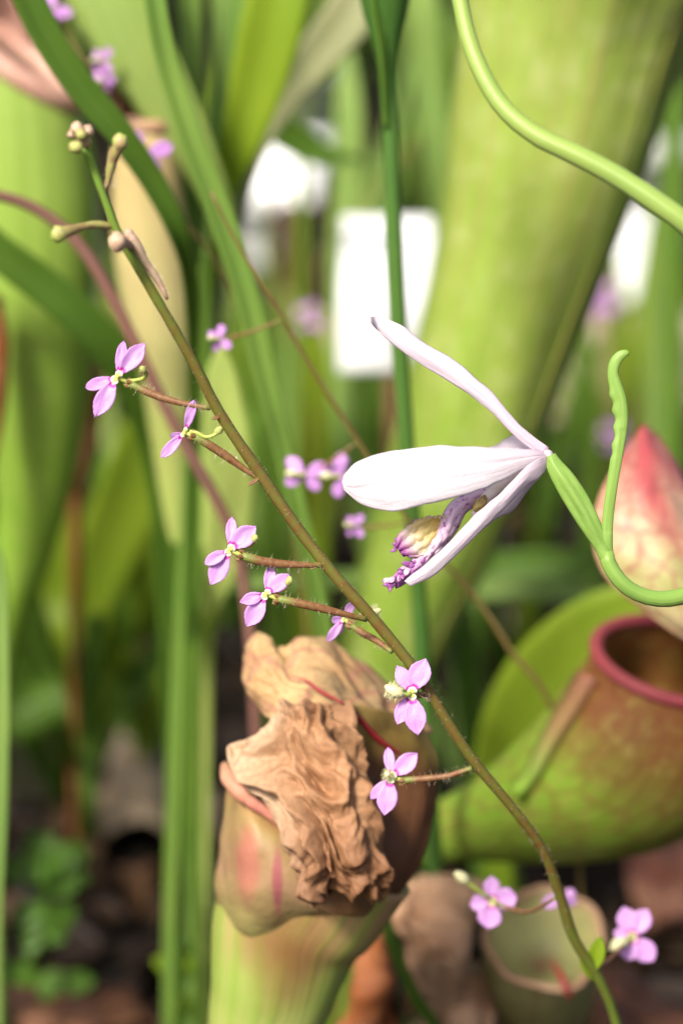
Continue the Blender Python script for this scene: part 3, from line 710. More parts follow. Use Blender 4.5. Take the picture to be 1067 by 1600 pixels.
edges_sheet('dorsal_sepal', [(857, 699), (824, 676), (797, 649), (770, 615), (739, 588), (706, 561), (655, 531), (628, 509), (604, 499), (584, 495), (577, 496, .2985)],
            [(846, 714), (824, 697), (800, 677), (770, 646), (736, 618), (704, 597), (665, 574), (635, 554), (614, 537), (592, 517), (580, 503, .2985)], m_os, orc, .0005, n=60, thick=.00022, disp=tex(1))
edges_sheet('petal', [(853, 707, .2995), (835, 704, .2985), (810, 702, .2975), (770, 700, .2962), (722, 698, .295), (682, 697, .2942), (640, 701, .2938), (604, 707, .2937), (572, 716, .2938), (550, 728, .294), (538, 742, .2942), (535, 752, .2944)],
            [(851, 716, .2990), (838, 722, .298), (814, 733, .2968), (783, 750, .2955), (752, 764, .2945), (722, 774, .2938), (688, 783, .2934), (655, 790, .2932), (628, 797, .2933), (600, 798, .2935), (565, 786, .294), (537, 764, .2943)], m_op, orc, .0007, n=80, m=22, thick=.00022,
            disp=lambda u, v: tex(2)(u, v) - .0002 * math.exp(-((v - .47) / .05) ** 2) * min(1, u * 2) + .00018 * noise.noise(Vector((u * 14, v * 5, 2))) * max(0, u - .55) * 2)
edges_sheet('petal', [(850, 704, .301), (830, 694, .304), (812, 680, .306), (800, 682, .3075), (785, 690, .309), (768, 700, .311), (700, 715, .312), (620, 735, .313)],
            [(850, 716, .301), (835, 722, .303), (815, 728, .305), (795, 732, .307), (775, 736, .309), (755, 745, .311), (690, 765, .312), (620, 760, .313)], m_os, orc, .001, n=40)
edges_sheet('lateral_sepal', [(853, 712, .299), (838, 718, .2978), (818, 733, .297), (790, 763, .2966), (764, 786, .2965), (736, 811, .2965), (702, 848, .2967), (668, 879, .297), (645, 898, .2972), (632, 908, .2974)],
            [(855, 728, .2995), (842, 745, .2985), (822, 758, .2976), (792, 789, .297), (774, 806, .2969), (757, 822, .2968), (717, 862, .297), (684, 893, .2973), (660, 908, .2974), (640, 915, .2975)], m_os, orc, .0006, n=60, thick=.00022, disp=tex(3))
edges_sheet('lateral_sepal', [(850, 722, .301), (825, 740, .302), (800, 775, .303), (775, 800, .3035), (745, 820, .304), (700, 850, .3045)],
            [(853, 734, .301), (836, 752, .302), (822, 768, .3025), (800, 796, .303), (770, 813, .3035), (715, 860, .304)], m_os, orc, .0006, n=36)
lip = edges_sheet('lip', [(830, 722, .300), (800, 745, .3), (770, 758, .2998), (735, 770, .2996), (706, 784, .2994), (692, 806, .2992), (680, 830, .299), (668, 850, .299), (655, 868, .299), (640, 882, .2992), (625, 892, .2993), (612, 902, .2993)],
            [(835, 732, .301), (808, 757, .301), (785, 768, .301), (756, 782, .3005), (728, 800, .3, ), (714, 826, .2997), (702, 844, .2995), (690, 858, .2995), (676, 872, .2995), (660, 890, .2996), (640, 906, .2997), (618, 920, .2997)], m_lip, orc, .0012, n=60, m=16,
            disp=lambda u, v: .0004 * noise.noise(Vector((u * 22, v * 5, 4))) * (1 if u > .4 else .3))
rr = random.Random(8)
rows_c = []
edges_sheet('crest', [(684, 806, .2988), (664, 810, .2982), (646, 818, .2979), (632, 826, .2978), (622, 838, .2979), (617, 853, .298)],
            [(692, 830, .2990), (684, 845, .2986), (674, 858, .2983), (660, 868, .2982), (645, 870, .2982), (630, 868, .2983)], m_crest, lip, .0002, n=46, m=30, disp=lambda u, v: .00018 * math.sin(v * 19 + 2 * noise.noise(Vector((u * 5, v * 3, 7)))) * (.4 + u) + .0002 * noise.noise(Vector((u * 12, v * 16, 1))))
for k in range(46):                                                 # torn fringe along the lip end and crest edge
    f = rr.random(); b = (lambda q: P(q[0], q[1], .2988))((crs([vec(672, 858, 0), vec(650, 878, 0), vec(630, 892, 0), vec(616, 902, 0), vec(612, 912, 0)], f)))
    ang = R(rr.uniform(165, 285)); L = rr.uniform(8, 19)
    e = b + (RT * math.cos(ang) + UP * math.sin(ang)) * M(L, .3) - FWD * rr.uniform(-.0006, .0008)
    petal('fringe', b, e, M(rr.uniform(4, 9), .3), m_purple if rr.random() < .75 else m_lip, lip, .1, .5, 6, 3, thick=.0001)
for k in range(20):
    f = k / 19; q = crs([vec(690, 806, 0), vec(664, 809, 0), vec(640, 820, 0), vec(622, 838, 0), vec(617, 856, 0)], f); b = P(q.x + 3, q.y + 4, .2981)
    ang = R(110 + 80 * f + rr.uniform(-25, 25)); e = b + (RT * math.cos(ang) + UP * math.sin(ang)) * M(rr.uniform(6, 11), .3)
    petal('fringe', b, e, M(5, .3), m_crest if f < .6 else m_purple, lip, .1, .5, 6, 3, thick=.0001)
tube('column', [(835, 722, .2998, 14), (805, 742, .2996, 15), (780, 760, .2994, 17), (762, 775, .2992, 19), (748, 792, .299, 17), (738, 806, .299, 7)], m_colmn, orc, 24, 12)
blob('receptacle', P(855, 712, .2995), M(9, .3), M(9, .3), M(10, .3), m_os, orc, .1)
blob('anther_cap', P(750, 787, .2982), M(10, .3), M(8, .3), M(14, .3), m_antr, orc, .4, axis=(P(740, 800, .298) - P(760, 775, .298)))

# ------------------------------------------------------------------ pitcher plants
def pitcher_body(name, pts, mat, parent, n=60, m=40, flat=.95, fn=None, thick=.0006):
    p, ws = path(pts, n)
    return mesh_obj(name, *grid(tube_rows(p, [x / 2 for x in ws], m, flat, fn), True), mat, parent, solid=thick), p, ws
def ring_tube(name, c, ax, bx, r, mat, parent, n=60, m=10, a0=0, a1=2 * math.pi, wob=.05):
    closed = abs(a1 - a0 - 2 * math.pi) < 1e-6; rows = []
    for i in range(n):
        a = a0 + (a1 - a0) * i / (n if closed else n - 1)
        k = 1 + wob * noise.noise(Vector((math.cos(a) * 1.5, math.sin(a) * 1.5, 3)))
        p = c + (ax * math.cos(a) + bx * math.sin(a)) * k; t = (-ax * math.sin(a) + bx * math.cos(a)).normalized()
        o1 = (p - c).normalized(); o2 = t.cross(o1).normalized(); o1 = o2.cross(t)
        rows.append([p + o1 * (math.cos(6.2832 * j / m) * r) + o2 * (math.sin(6.2832 * j / m) * r) for j in range(m)])
    if closed: rows.append(rows[0])
    return mesh_obj(name, *grid(rows, True), mat, parent)

# tall green pitcher
BIG = [(985, -300, .408, 470), (950, -150, .412, 425), (905, 0, .418, 372), (864, 200, .424, 318), (812, 400, .43, 266), (754, 600, .436, 226), (690, 800, .442, 196), (612, 1000, .449, 160), (560, 1200, .457, 116), (520, 1500, .468, 84), g4(500, .485, 60)]
big = thing('pitcher_plant', 'tall pale green pitcher trumpet leaning behind the white orchid', 'pitcher plant', G(500, .485), 'pitcher plants')
def bigfn(u, a): return 1 + .05 * noise.noise(Vector((u * 9, math.cos(a) * 1.2, math.sin(a) * 1.2))) + .015 * math.sin(a * 9 + u * 5)
_, bp, bw = pitcher_body('trumpet', BIG, m_big, big, 90, 56, fn=bigfn)
ax0 = frames(bp)[0]
ring_tube('lip', bp[0], ax0[1] * bw[0] * .5, ax0[2] * bw[0] * .475, .0022, m_rimr, big)
# reddish seam down the right-hand front
seam = []
for i in range(0, 86):
    t, s, nn = frames(bp)[i]; r = bw[i] / 2; sg = 1 if s.x > 0 else -1; cm = -1 if nn.dot(CAM - bp[i]) < 0 else 1
    seam.append(bp[i] + s * (sg * r * .80) + nn * (cm * r * .95 * .585))
mesh_obj('wing', *capped(tube_rows(seam, [.0007 - .0004 * i / 85 for i in range(86)], 8)), m_seam, big)
hd = []
for i in range(14):
    f = i / 13; row = []
    for j in range(15):
        a = (j / 14 - .5) * 2.0; wd = bw[0] * .5 * (.55 + .9 * math.sin(math.pi * min(1, .18 + f * .82)) ** .8)
        row.append(bp[0] + Vector((math.sin(a) * wd, bw[0] * .45 * math.cos(a) - f * .035 + .006, .004 + .045 * math.sin(f * 1.9))))
    hd.append(row)
mesh_obj('hood', *grid(hd), m_hood, big, solid=.0006)

# pale green pitcher at the left with pink lip
LFT = [(22, 92, .415, 195), (30, 150, .417, 215), (40, 300, .422, 225), (46, 450, .427, 210), (54, 600, .432, 172), (56, 730, .437, 124), (40, 850, .442, 88), (-10, 1050, .452, 60), (-50, 1500, .47, 46), g4(-70, .49, 44)]
lp = thing('pitcher_plant', 'upright light green pitcher with a rolled pink lip', 'pitcher plant', G(-70, .49), 'pitcher plants')
p_, w_ = path(LFT, 70); rows = tube_rows(p_, [x / 2 for x in w_], 40, .95)
for i in range(16):                                                 # oblique mouth, high on the left
    k = (1 - i / 16) ** 1.5
    rows[i] = [v + Z * (-(v.x - p_[i].x) * .85 * k) for v in rows[i]]
mesh_obj('trumpet', *grid(rows, True), m_left, lp, solid=.0006)
lr = []
for j in range(41):
    q = rows[0][j % 40]; t = (rows[0][(j + 1) % 40] - rows[0][(j - 1) % 40]).normalized(); o1 = (q - p_[0]).normalized(); o2 = t.cross(o1).normalized(); o1 = o2.cross(t)
    lr.append([q + (o1 * math.cos(.6283 * k) + o2 * math.sin(.6283 * k)) * .0019 for k in range(10)])
mesh_obj('lip', *grid(lr, True), m_pinklip2, lp)
sheet('hood', [[(-70, 55, .43), (-30, 48, .432), (5, 62, .432), (40, 100, .43)], [(-80, 0, .426), (-34, -10, .427), (14, 14, .427), (50, 62, .425)], [(-80, -60, .416), (-40, -70, .416), (8, -30, .416), (34, 24, .414)]], m_pinklip2, lp, 20, 20)

# cream pitcher behind the scape
CRM = [(226, 196, .396, 84), (228, 240, .397, 98), (232, 320, .40, 108), (240, 400, .403, 116), (254, 500, .407, 108), (268, 620, .413, 84), (276, 760, .421, 58), (280, 950, .433, 42), (300, 1300, .455, 36), g4(330, .495, 34)]
cp = thing('pitcher_plant', 'slim cream and lime pitcher standing behind the budding stem tip', 'pitcher plant', G(330, .495), 'pitcher plants')
_, p_, w_ = pitcher_body('trumpet', CRM, m_cream, cp, 60, 32)
ring_tube('lip', p_[0], X * w_[0] * .5, (Y * .95 - Z * .1) * w_[0] * .48, .0012, m_dry_leaf, cp)
sheet('hood', [[(190, 200, .404), (215, 190, .408), (250, 188, .408), (276, 200, .404)], [(180, 150, .404), (212, 140, .408), (255, 138, .408), (284, 152, .404)], [(190, 110, .397), (215, 98, .399), (250, 98, .399), (272, 112, .397)]], m_dead, cp, 14, 14)

# red-lipped squat pitcher on the right
RP = [(1062, 1034, .375, 262), (1058, 1062, .376, 280), (1046, 1108, .378, 312), (1012, 1165, .381, 334), (950, 1215, .385, 300), (880, 1248, .39, 238), (800, 1274, .395, 168), (730, 1292, .40, 112), (670, 1306, .405, 80), (610, 1340, .412, 62), (560, 1450, .422, 50), g4(520, .46, 44)]
rp = thing('pitcher_plant', 'squat red-brown and green pitcher with a rolled dark red lip', 'pitcher plant', G(520, .46), 'pitcher plants')
def sect(c, ang, rx, ry, dz, m=48):
    """one ring in picture space: ellipse rx,ry px rotated by ang, deepened by dz"""
    row = []
    for j in range(m):
        a = 2 * math.pi * j / m; ex, ey = math.cos(a) * rx, math.sin(a) * ry
        x = c[0] + ex * math.cos(ang) - ey * math.sin(ang); y = c[1] + ex * math.sin(ang) + ey * math.cos(ang)
        row.append((x, y, c[2] - math.sin(a) * M(dz, c[2])))
    return row
# rings: centre, angle of long axis, long radius, short (foreshortened) radius, depth half-extent
RS = [((1065, 1036, .374), R(14), 138, 60, 118), ((1060, 1062, .375), R(16), 140, 74, 118), ((1046, 1110, .377), R(22), 152, 96, 122), ((1012, 1165, .381), R(32), 158, 108, 120), ((955, 1208, .385), R(46), 140, 100, 108), ((885, 1240, .39), R(60), 112, 76, 88), ((810, 1266, .395), R(72), 82, 48, 62), ((735, 1288, .4), R(80), 56, 26, 42), ((665, 1310, .406), R(78), 40, 18, 32), ((605, 1350, .414), R(60), 30, 12, 26), ((565, 1450, .424), R(20), 24, 8, 22), ((530, gpy(.46) + 10, .46), 0, 22, 8, 20)]
rings = [[Vector(q) for q in sect(c, -math.pi / 2 + a if False else a, rx, ry, dz)] for c, a, rx, ry, dz in RS]
rows = []
for i in range(70):
    u = i / 69; row = []
    for j in range(48):
        q = crs([r[j] for r in rings], u); p = P(q.x, q.y, q.z); row.append(p)
    rows.append(row)
rows = [r[::-1] for r in rows]
rows.reverse()
# seam to the back is acceptable: ring start lies on the right-hand side
mesh_obj('pitcher_cup', *grid(rows, True), m_rpit, rp, solid=.0007)
inn = []
for i in range(26):
    row = []
    for j in range(48):
        ri = [r[j] for r in rings]; q = crs(ri, (i / 25) * .42); c = crs([sum((r[k] for k in range(48)), Vector()) / 48 for r in rings], (i / 25) * .42)
        q = c + (q - c) * .965; row.append(P(q.x, q.y, q.z))
    inn.append(row)
mesh_obj('inner_wall', *grid(inn, True), m_rin, rp)
lipr = []
for j in range(49):
    q = rings[0][j % 48]; lipr.append(P(q.x, q.y, q.z))
rr_ = []
cc = sum(lipr[:48], Vector()) / 48
for i, p in enumerate(lipr):
    t = (lipr[(i + 1) % 48] - lipr[(i - 1) % 48]).normalized(); o1 = (p - cc).normalized(); o2 = t.cross(o1).normalized(); o1 = o2.cross(t); r = M(11, .374)
    rr_.append([p + (o1 * math.cos(6.2832 * k / 12) + o2 * math.sin(6.2832 * k / 12)) * r for k in range(12)])
mesh_obj('lip', *grid(rr_, True), m_rimr, rp)
# wing flange from the lip down the front
surf = [(q.x, q.y, q.z) for q in (crs([r[j] for r in rings], i / 160) for i in range(161) for j in range(48))]
def near_d(px, py): return min([q[2] for q in surf if abs(q[0] - px) < 14 and abs(q[1] - py) < 14] or [.372])
rl = [crs([vec(926, 1058, 0), vec(902, 1098, 0), vec(876, 1138, 0), vec(853, 1176, 0), vec(834, 1212, 0), vec(806, 1242, 0)], i / 23) for i in range(24)]
rd = [near_d(q.x, q.y) for q in rl]; rd = [sum(rd[max(0, i - 3):i + 4]) / len(rd[max(0, i - 3):i + 4]) for i in range(24)]
m_wing = pitcher_mat('wing_edge', [(0, (.27, .1, .06)), (.4, (.3, .19, .08)), (.7, (.26, .34, .07)), (1, (.24, .42, .045))], (.26, .2, .07), .3, tr=.2)
mesh_obj('wing', *grid([[P(q.x + o * 1.0 * (1 - i / 40), q.y + o * .45, d - hgt) for o, hgt in ((-24, -.003), (-14, .0), (-4, .0013), (5, .0013), (13, .0), (22, -.003))] for i, (q, d) in enumerate(zip(rl, rd))]), m_wing, rp, solid=.0004)
sheet('hood', [[(1000, 670, .366), (1004, 667, .366), (1009, 668, .366), (1015, 673, .3665), (1022, 682, .367)],
               [(964, 724, .3625), (988, 714, .3615), (1016, 714, .3615), (1044, 726, .363), (1066, 744, .3655)],
               [(934, 784, .360), (972, 772, .3585), (1016, 770, .358), (1060, 782, .3595), (1100, 802, .363)],
               [(927, 838, .3585), (974, 826, .3565), (1026, 824, .356), (1078, 836, .3575), (1128, 854, .362)],
               [(942, 893, .3575), (992, 886, .3555), (1046, 884, .355), (1098, 892, .357), (1146, 904, .362)],
               [(994, 946, .357), (1032, 942, .3555), (1078, 938, .3555), (1118, 940, .3585), (1156, 948, .364)],
               [(1066, 996, .358), (1092, 992, .357), (1118, 986, .3585), (1140, 988, .362), (1164, 996, .368)],
               [(1130, 1036, .364), (1142, 1036, .364), (1156, 1036, .366), (1170, 1038, .370), (1188, 1046, .376)]], m_hood, rp, 46, 34, thick=.0006,
      disp=lambda p, u, v: .0004 * noise.noise(Vector((u * 9, v * 7, 1))))

# dried pitcher in the middle
dp = thing('pitcher_plant', 'withered pitcher with a crumpled brown papery hood', 'pitcher plant', G(430, .42), 'pitcher plants')
def folds(amp, su=1.0, sv=1.0, seed=0):
    """crumpled-paper relief: faceted cells with sharp creases between them"""
    def f(p, u, v):
        wx, wy = noise.noise(Vector((u * 4, v * 4, 1 + seed))) * .14, noise.noise(Vector((u * 4, v * 4, 9 + seed))) * .14
        x, y = u * 1.3 + wx, v + wy
        x, y = x * .9 + y * .35, y * .9 - x * .35
        f1 = lambda a, b, c: noise.voronoi(Vector((a, b, c)))[0][0]
        h = f1(x * 3.0 * su, y * 5.0 * sv, .2 + seed) * 1.0 + f1(x * 6.5 * su, y * 9 * sv, 3.1 + seed) * .5 + f1(x * 14 * su, y * 17 * sv, 5.3) * .17
        e = min(1, 6 * min(v + .08, 1 - v + .08))
        return amp * e * (h - .75 + .45 * noise.noise(Vector((u * 3.4, v * 2.2, 4 + seed))))
    return f
def crumple(amp, sc, seed=0, sx=1.0):
    def f(p, u, v):
        q = Vector((p.x * sc * sx, p.y * sc, p.z * sc)) + Vector((seed, seed * 2, 0))
        q = q + Vector((noise.noise(q * .8), noise.noise(q * .8 + Vector((5, 5, 5))), 0)) * .5
        r1 = 1 - abs(noise.noise(q)) * 2; r2 = 1 - abs(noise.noise(q * 2.3 + Vector((3, 1, 2)))) * 2; r3 = 1 - abs(noise.noise(q * 5.1)) * 2
        return amp * (r1 * .6 + r2 * .45 + r3 * .2 - .5)
    return f
DB = [(505, 1330, .336, 290), (478, 1390, .337, 264), (448, 1450, .339, 228), (428, 1540, .342, 196), (412, 1650, .347, 160), (436, 1850, .36, 140), (432, 2100, .38, 90), g4(430, .42, 60)]
sb = P(452, 1480, .331) - Vector(dp['_b'])
kk = NT('drying_pitcher_wall'); uv = kk.uv(); x_ = kk.sep(uv); o_ = kk.ob(); n_ = kk.noise(o_, 150, 4); s_ = kk.noise(kk.scale(uv, (1.5, 26, 1)), 1.0, 4)
c_ = kk.ramp(kk.math('ADD', x_[0], kk.math('MULTIPLY', kk.math('SUBTRACT', n_, .5), .12)), [(0, (.36, .2, .1)), (.12, (.36, .27, .11)), (.24, (.3, .36, .09)), (.4, (.38, .37, .13)), (.6, (.36, .3, .15)), (1, (.26, .24, .09))])
c_ = kk.mix(kk.ramp(s_, [(.45, 0.0), (.65, .6)]), c_, (.2, .32, .04))
c_ = kk.mix(kk.ramp(x_[1], [(.62, 0.0), (.8, .75)]), c_, (.17, .26, .03))
vm = kk.n('ShaderNodeVectorMath', operation='SUBTRACT'); kk.put(vm.inputs[0], o_); vm.inputs[1].default_value = sb
vs_ = kk.scale(vm.outputs[0], (1, 1, .62)); vl = kk.n('ShaderNodeVectorMath', operation='LENGTH'); kk.put(vl.inputs[0], vs_)
c_ = kk.mix(kk.ramp(kk.math('ADD', vl.outputs['Value'], kk.math('MULTIPLY', kk.math('SUBTRACT', n_, .5), .004)), [(.0032, .9), (.0052, 0.0)]), c_, (.19, .085, .03))
m_dry_body = kk.done(c_, .5, .05, None, kk.bump(s_, .4, .0008), .3)
pitcher_body('trumpet', DB, m_dry_body, dp, 70, 48, .8, fn=lambda u, a: 1 + .07 * noise.noise(Vector((u * 6, math.cos(a) * 1.5, math.sin(a) * 1.5))))
def shoulder_mat():
    k = NT('pinkish_shoulder'); uv = k.uv(); x = k.sep(uv); u, v = x[0], x[1]; o = k.ob(); n = k.noise(o, 260, 5, .6); g = k.noise(o, 90, 3)
    c = k.ramp(k.math('ADD', u, k.math('MULTIPLY', k.math('SUBTRACT', g, .5), .3)), [(0, (.33, .17, .07)), (.2, (.3, .21, .08)), (.6, (.32, .2, .11)), (.8, (.32, .25, .1)), (1, (.33, .34, .1))])
    c = k.mix(k.ramp(n, [(.4, 0.0), (.65, .6)]), c, (.22, .13, .06))
    def patch(c, pu, pv, su, sv, colr, st):
        dx = k.math('MULTIPLY', k.math('SUBTRACT', u, pu), su); dy = k.math('MULTIPLY', k.math('SUBTRACT', v, pv), sv)
        r = k.math('ADD', k.math('SQRT', k.math('ADD', k.math('MULTIPLY', dx, dx), k.math('MULTIPLY', dy, dy))), k.math('MULTIPLY', k.math('SUBTRACT', n, .5), .5))
        return k.mix(k.ramp(r, [(.5, st), (1, 0.0)]), c, colr)
    c = patch(c, .50, .30, 3.2, 6.5, (.36, .12, .09), .75)
    c = patch(c, .56, .60, 3.0, 16, (.28, .05, .09), .7)
    return k.done(c, .5, .08, None, k.bump(n, .4, .0008), .3)
m_shoulder = shoulder_mat()
# left shoulder of the mouth, pinkish
sheet('shoulder', [[(356, 1215, .332), (385, 1245, .3275), (420, 1272, .3265), (452, 1298, .327), (480, 1330, .328)],
                   [(352, 1265, .333), (385, 1290, .3255), (420, 1310, .324), (456, 1330, .3245), (492, 1352, .326)],
                   [(342, 1325, .333), (380, 1345, .3255), (418, 1356, .3237), (458, 1372, .324), (505, 1388, .3255)],
                   [(338, 1385, .3345), (376, 1405, .3275), (418, 1415, .3262), (460, 1420, .3265), (515, 1420, .327)],
                   [(346, 1450, .339), (382, 1470, .3335), (420, 1470, .332), (462, 1456, .3318), (520, 1440, .332)]],
      m_shoulder, dp, 30, 36, disp=lambda p, u, v: .0004 * noise.noise(p * 260))
tube('lip', [(352, 1196, .331, 14), (357, 1214, .327, 26), (372, 1234, .3255, 26), (396, 1254, .325, 22), (422, 1272, .325, 18), (446, 1296, .3255, 12)], m_pinklip, dp, 40, 12, wig=.15)
# fallen-in inner wall between lip and flap
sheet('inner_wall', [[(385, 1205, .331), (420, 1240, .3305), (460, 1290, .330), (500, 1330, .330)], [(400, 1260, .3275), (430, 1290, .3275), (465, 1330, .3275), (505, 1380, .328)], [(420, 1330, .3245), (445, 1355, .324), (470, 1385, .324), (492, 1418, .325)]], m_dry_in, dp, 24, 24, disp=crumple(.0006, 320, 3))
# right-hand side of the hood, brown with its hollow's shade painted in
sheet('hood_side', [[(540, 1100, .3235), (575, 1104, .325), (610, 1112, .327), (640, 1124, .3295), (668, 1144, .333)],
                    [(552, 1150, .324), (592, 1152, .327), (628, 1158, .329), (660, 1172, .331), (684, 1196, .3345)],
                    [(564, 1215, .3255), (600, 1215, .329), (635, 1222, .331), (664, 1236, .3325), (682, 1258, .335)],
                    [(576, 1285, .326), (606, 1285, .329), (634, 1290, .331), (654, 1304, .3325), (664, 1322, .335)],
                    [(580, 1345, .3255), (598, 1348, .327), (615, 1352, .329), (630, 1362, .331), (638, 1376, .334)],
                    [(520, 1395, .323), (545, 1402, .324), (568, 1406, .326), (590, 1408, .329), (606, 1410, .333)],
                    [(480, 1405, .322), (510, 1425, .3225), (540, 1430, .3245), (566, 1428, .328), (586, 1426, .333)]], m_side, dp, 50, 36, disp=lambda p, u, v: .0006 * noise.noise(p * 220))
# upper lobe, tan, with red veins
sheet('hood_top', [[(392, 1000, .337), (404, 987, .336), (424, 998, .335), (442, 1012, .334), (462, 992, .3345), (500, 998, .336), (540, 1022, .338), (585, 1058, .340), (630, 1098, .341), (672, 1146, .341)],
                   [(380, 1028, .336), (400, 1022, .333), (424, 1026, .331), (446, 1032, .331), (472, 1026, .3315), (508, 1034, .3325), (545, 1054, .334), (584, 1080, .336), (624, 1110, .338), (664, 1152, .339)],
                   [(382, 1060, .334), (402, 1062, .330), (426, 1062, .328), (450, 1064, .3275), (478, 1062, .3275), (510, 1068, .328), (544, 1080, .3295), (580, 1098, .332), (616, 1122, .335), (654, 1160, .337)],
                   [(396, 1090, .332), (414, 1096, .3285), (434, 1094, .3265), (456, 1094, .3255), (482, 1092, .325), (512, 1094, .325), (544, 1102, .326), (576, 1114, .329), (608, 1134, .3325), (644, 1168, .336)],
                   [(418, 1116, .331), (430, 1122, .3285), (446, 1118, .3265), (466, 1112, .3255), (490, 1108, .325), (518, 1106, .325), (544, 1112, .326), (572, 1124, .3285), (600, 1146, .332), (634, 1180, .336)]], m_dry_top, dp, 50, 70, disp=lambda p, u, v: folds(.0016, .8, 1.6, 6)(p, u, v) + .0006 * noise.noise(p * 170), thick=.00018)
# the crumpled front flap
sheet('hood_flap', [[(426, 1118, .3255), (452, 1106, .3235), (482, 1100, .3225), (512, 1098, .3222), (542, 1100, .3235)],
                    [(412, 1142, .3245), (446, 1136, .3218), (482, 1130, .3205), (518, 1128, .3205), (552, 1138, .3225)],
                    [(357, 1166, .3265), (420, 1168, .3212), (474, 1164, .319), (524, 1166, .319), (562, 1182, .3225)],
                    [(372, 1212, .3245), (424, 1206, .320), (478, 1202, .3175), (532, 1206, .318), (572, 1228, .3225)],
                    [(406, 1240, .3225), (446, 1242, .3185), (492, 1242, .3165), (540, 1250, .3175), (578, 1276, .322)],
                    [(440, 1288, .3205), (470, 1288, .3172), (508, 1288, .3158), (552, 1298, .3175), (588, 1318, .322)],
                    [(464, 1348, .3195), (486, 1340, .317), (518, 1336, .316), (560, 1342, .3175), (604, 1352, .322)],
                    [(482, 1396, .3195), (498, 1382, .3175), (524, 1372, .317), (560, 1374, .3185), (602, 1386, .3225)],
                    [(490, 1420, .3195), (504, 1408, .3188), (526, 1398, .319), (556, 1396, .3205), (590, 1404, .3235)]], m_flap, dp, 150, 130, disp=folds(.0042, 1.25, 1.2), thick=.00015)
tube('red_vein', [(535, 1098, .3232, 5), (548, 1108, .3232, 8), (566, 1128, .3245, 9), (586, 1150, .3263, 10), (606, 1166, .3278, 8), (630, 1180, .3298, 4)], m_redline, dp, 30, 8)
tube('red_vein', [(535, 1098, .3215, 4), (500, 1080, .3242, 5), (480, 1064, .3255, 4), (455, 1056, .3262, 2)], m_redline, dp, 24, 6)
for e in ([(358, 1166, .326, 4), (372, 1212, .3243, 5), (406, 1241, .3223, 5), (440, 1289, .3203, 5), (464, 1349, .3193, 4), (490, 1421, .3193, 3)],): tube('hood_edge', e, m_dry_leaf, dp, 40, 8)

# small pitcher mouth at the bottom, seen from above
sm = thing('pitcher_plant', 'small pitcher with a wide tan-rimmed mouth under the lilac flowers', 'pitcher plant', G(860, .46), 'pitcher plants')
cS = P(848, 1462, .385); rx = M(94, .385)
nS = (UP * .75 - FWD * .66).normalized(); sX = RT.copy(); sY = nS.cross(sX).normalized()
rows = []
for i in range(40):
    f = i / 39; dn = f * f * .1 + f * .02; r = rx * (1.0 + .12 * math.sin(f * 7) * (f < .45) - .72 * f ** .8)
    bc = cS - nS * (.035 * f) * (1 - f) + (G(860, .46) - cS) * (f ** 1.6)
    a1 = sX.lerp(X, f).normalized(); a2 = sY.lerp(Y, f).normalized()
    rows.append([bc + a1 * (math.cos(6.2832 * j / 36) * r) + a2 * (math.sin(6.2832 * j / 36) * r) for j in range(36)])
m_small = pitcher_mat('small_pitcher_wall', [(0, (.36, .36, .15)), (.2, (.3, .3, .11)), (.5, (.2, .15, .06)), (1, (.15, .12, .05))], (.3, .16, .08), .5, (.42, .38, .2), .6, tr=.3)
m_bowl = pitcher_mat('small_pitcher_inside', [(0, (.36, .12, .1)), (.16, (.36, .3, .14)), (.5, (.5, .52, .22)), (.9, (.52, .48, .2)), (1, (.5, .34, .18))], (.3, .34, .14), .5, (.5, .48, .26), .5, tr=.4)
mesh_obj('pitcher_cup', *grid(rows, True), m_small, sm, solid=.0006)
bowl = []
for i in range(16):
    f = i / 15; bowl.append([cS - nS * (.0075 * (1 - f * f)) + (sX * math.cos(6.2832 * j / 36) + sY * math.sin(6.2832 * j / 36)) * (rx * max(f, .01)) for j in range(36)])
mesh_obj('inner_wall', *grid(bowl, True), m_bowl, sm, solid=.0003)
ring_tube('lip', cS, sX * rx, sY * rx, M(6, .385), m_dry_leaf, sm, wob=.22)
tube('red_vein', [(862, 1500, .3800, 4), (872, 1518, .3775, 9), (882, 1538, .3757, 10), (890, 1560, .3762, 5)], m_redline, sm, 16, 8)

# ------------------------------------------------------------------ strap-leaved and other plants
sp1 = thing('strap_leaf_plant', 'clump of long upright strap leaves rising left of the withered pitcher', 'plant', G(290, .45), 'strap-leaved plants')
L1 = lambda pts, m_, **k: strap('leaf', pts, m_, sp1, **k)
L1([(290, -150, .40, 34), (296, 0, .402, 36), (302, 200, .405, 36), (304, 420, .41, 32), (302, 620, .413, 27), (296, 820, .416, 26), (282, 1050, .42, 26), (270, 1280, .425, 22), (264, 1600, .433, 19), g4(280, .45, 24)], m_strap_m, keel=.3)
L1([(322, 380, .398, 3), (318, 460, .40, 21), (314, 640, .404, 22), (308, 800, .407, 22), (302, 1000, .411, 22), (300, 1180, .415, 18), (302, 1400, .42, 12), (308, 1600, .43, 13), g4(296, .45, 16)], m_strap, keel=.35, tw=25)
L1([(20, -60, .345, 50), (70, 50, .348, 50), (130, 140, .351, 48), (190, 212, .354, 43), (240, 285, .358, 38), (278, 362, .362, 32), (298, 440, .37, 24), (302, 600, .385, 16), (296, 900, .405, 13), (284, 1500, .435, 12), g4(288, .45, 12)], m_strap_d, keel=.35, tw=12)
L1([(350, -150, .42, 26), (346, 0, .42, 27), (340, 160, .422, 30), (334, 300, .425, 30), (328, 500, .428, 13), (304, 900, .435, 11), (296, 1600, .445, 10), g4(300, .452, 10)], m_strap_l, keel=.3, tw=20)
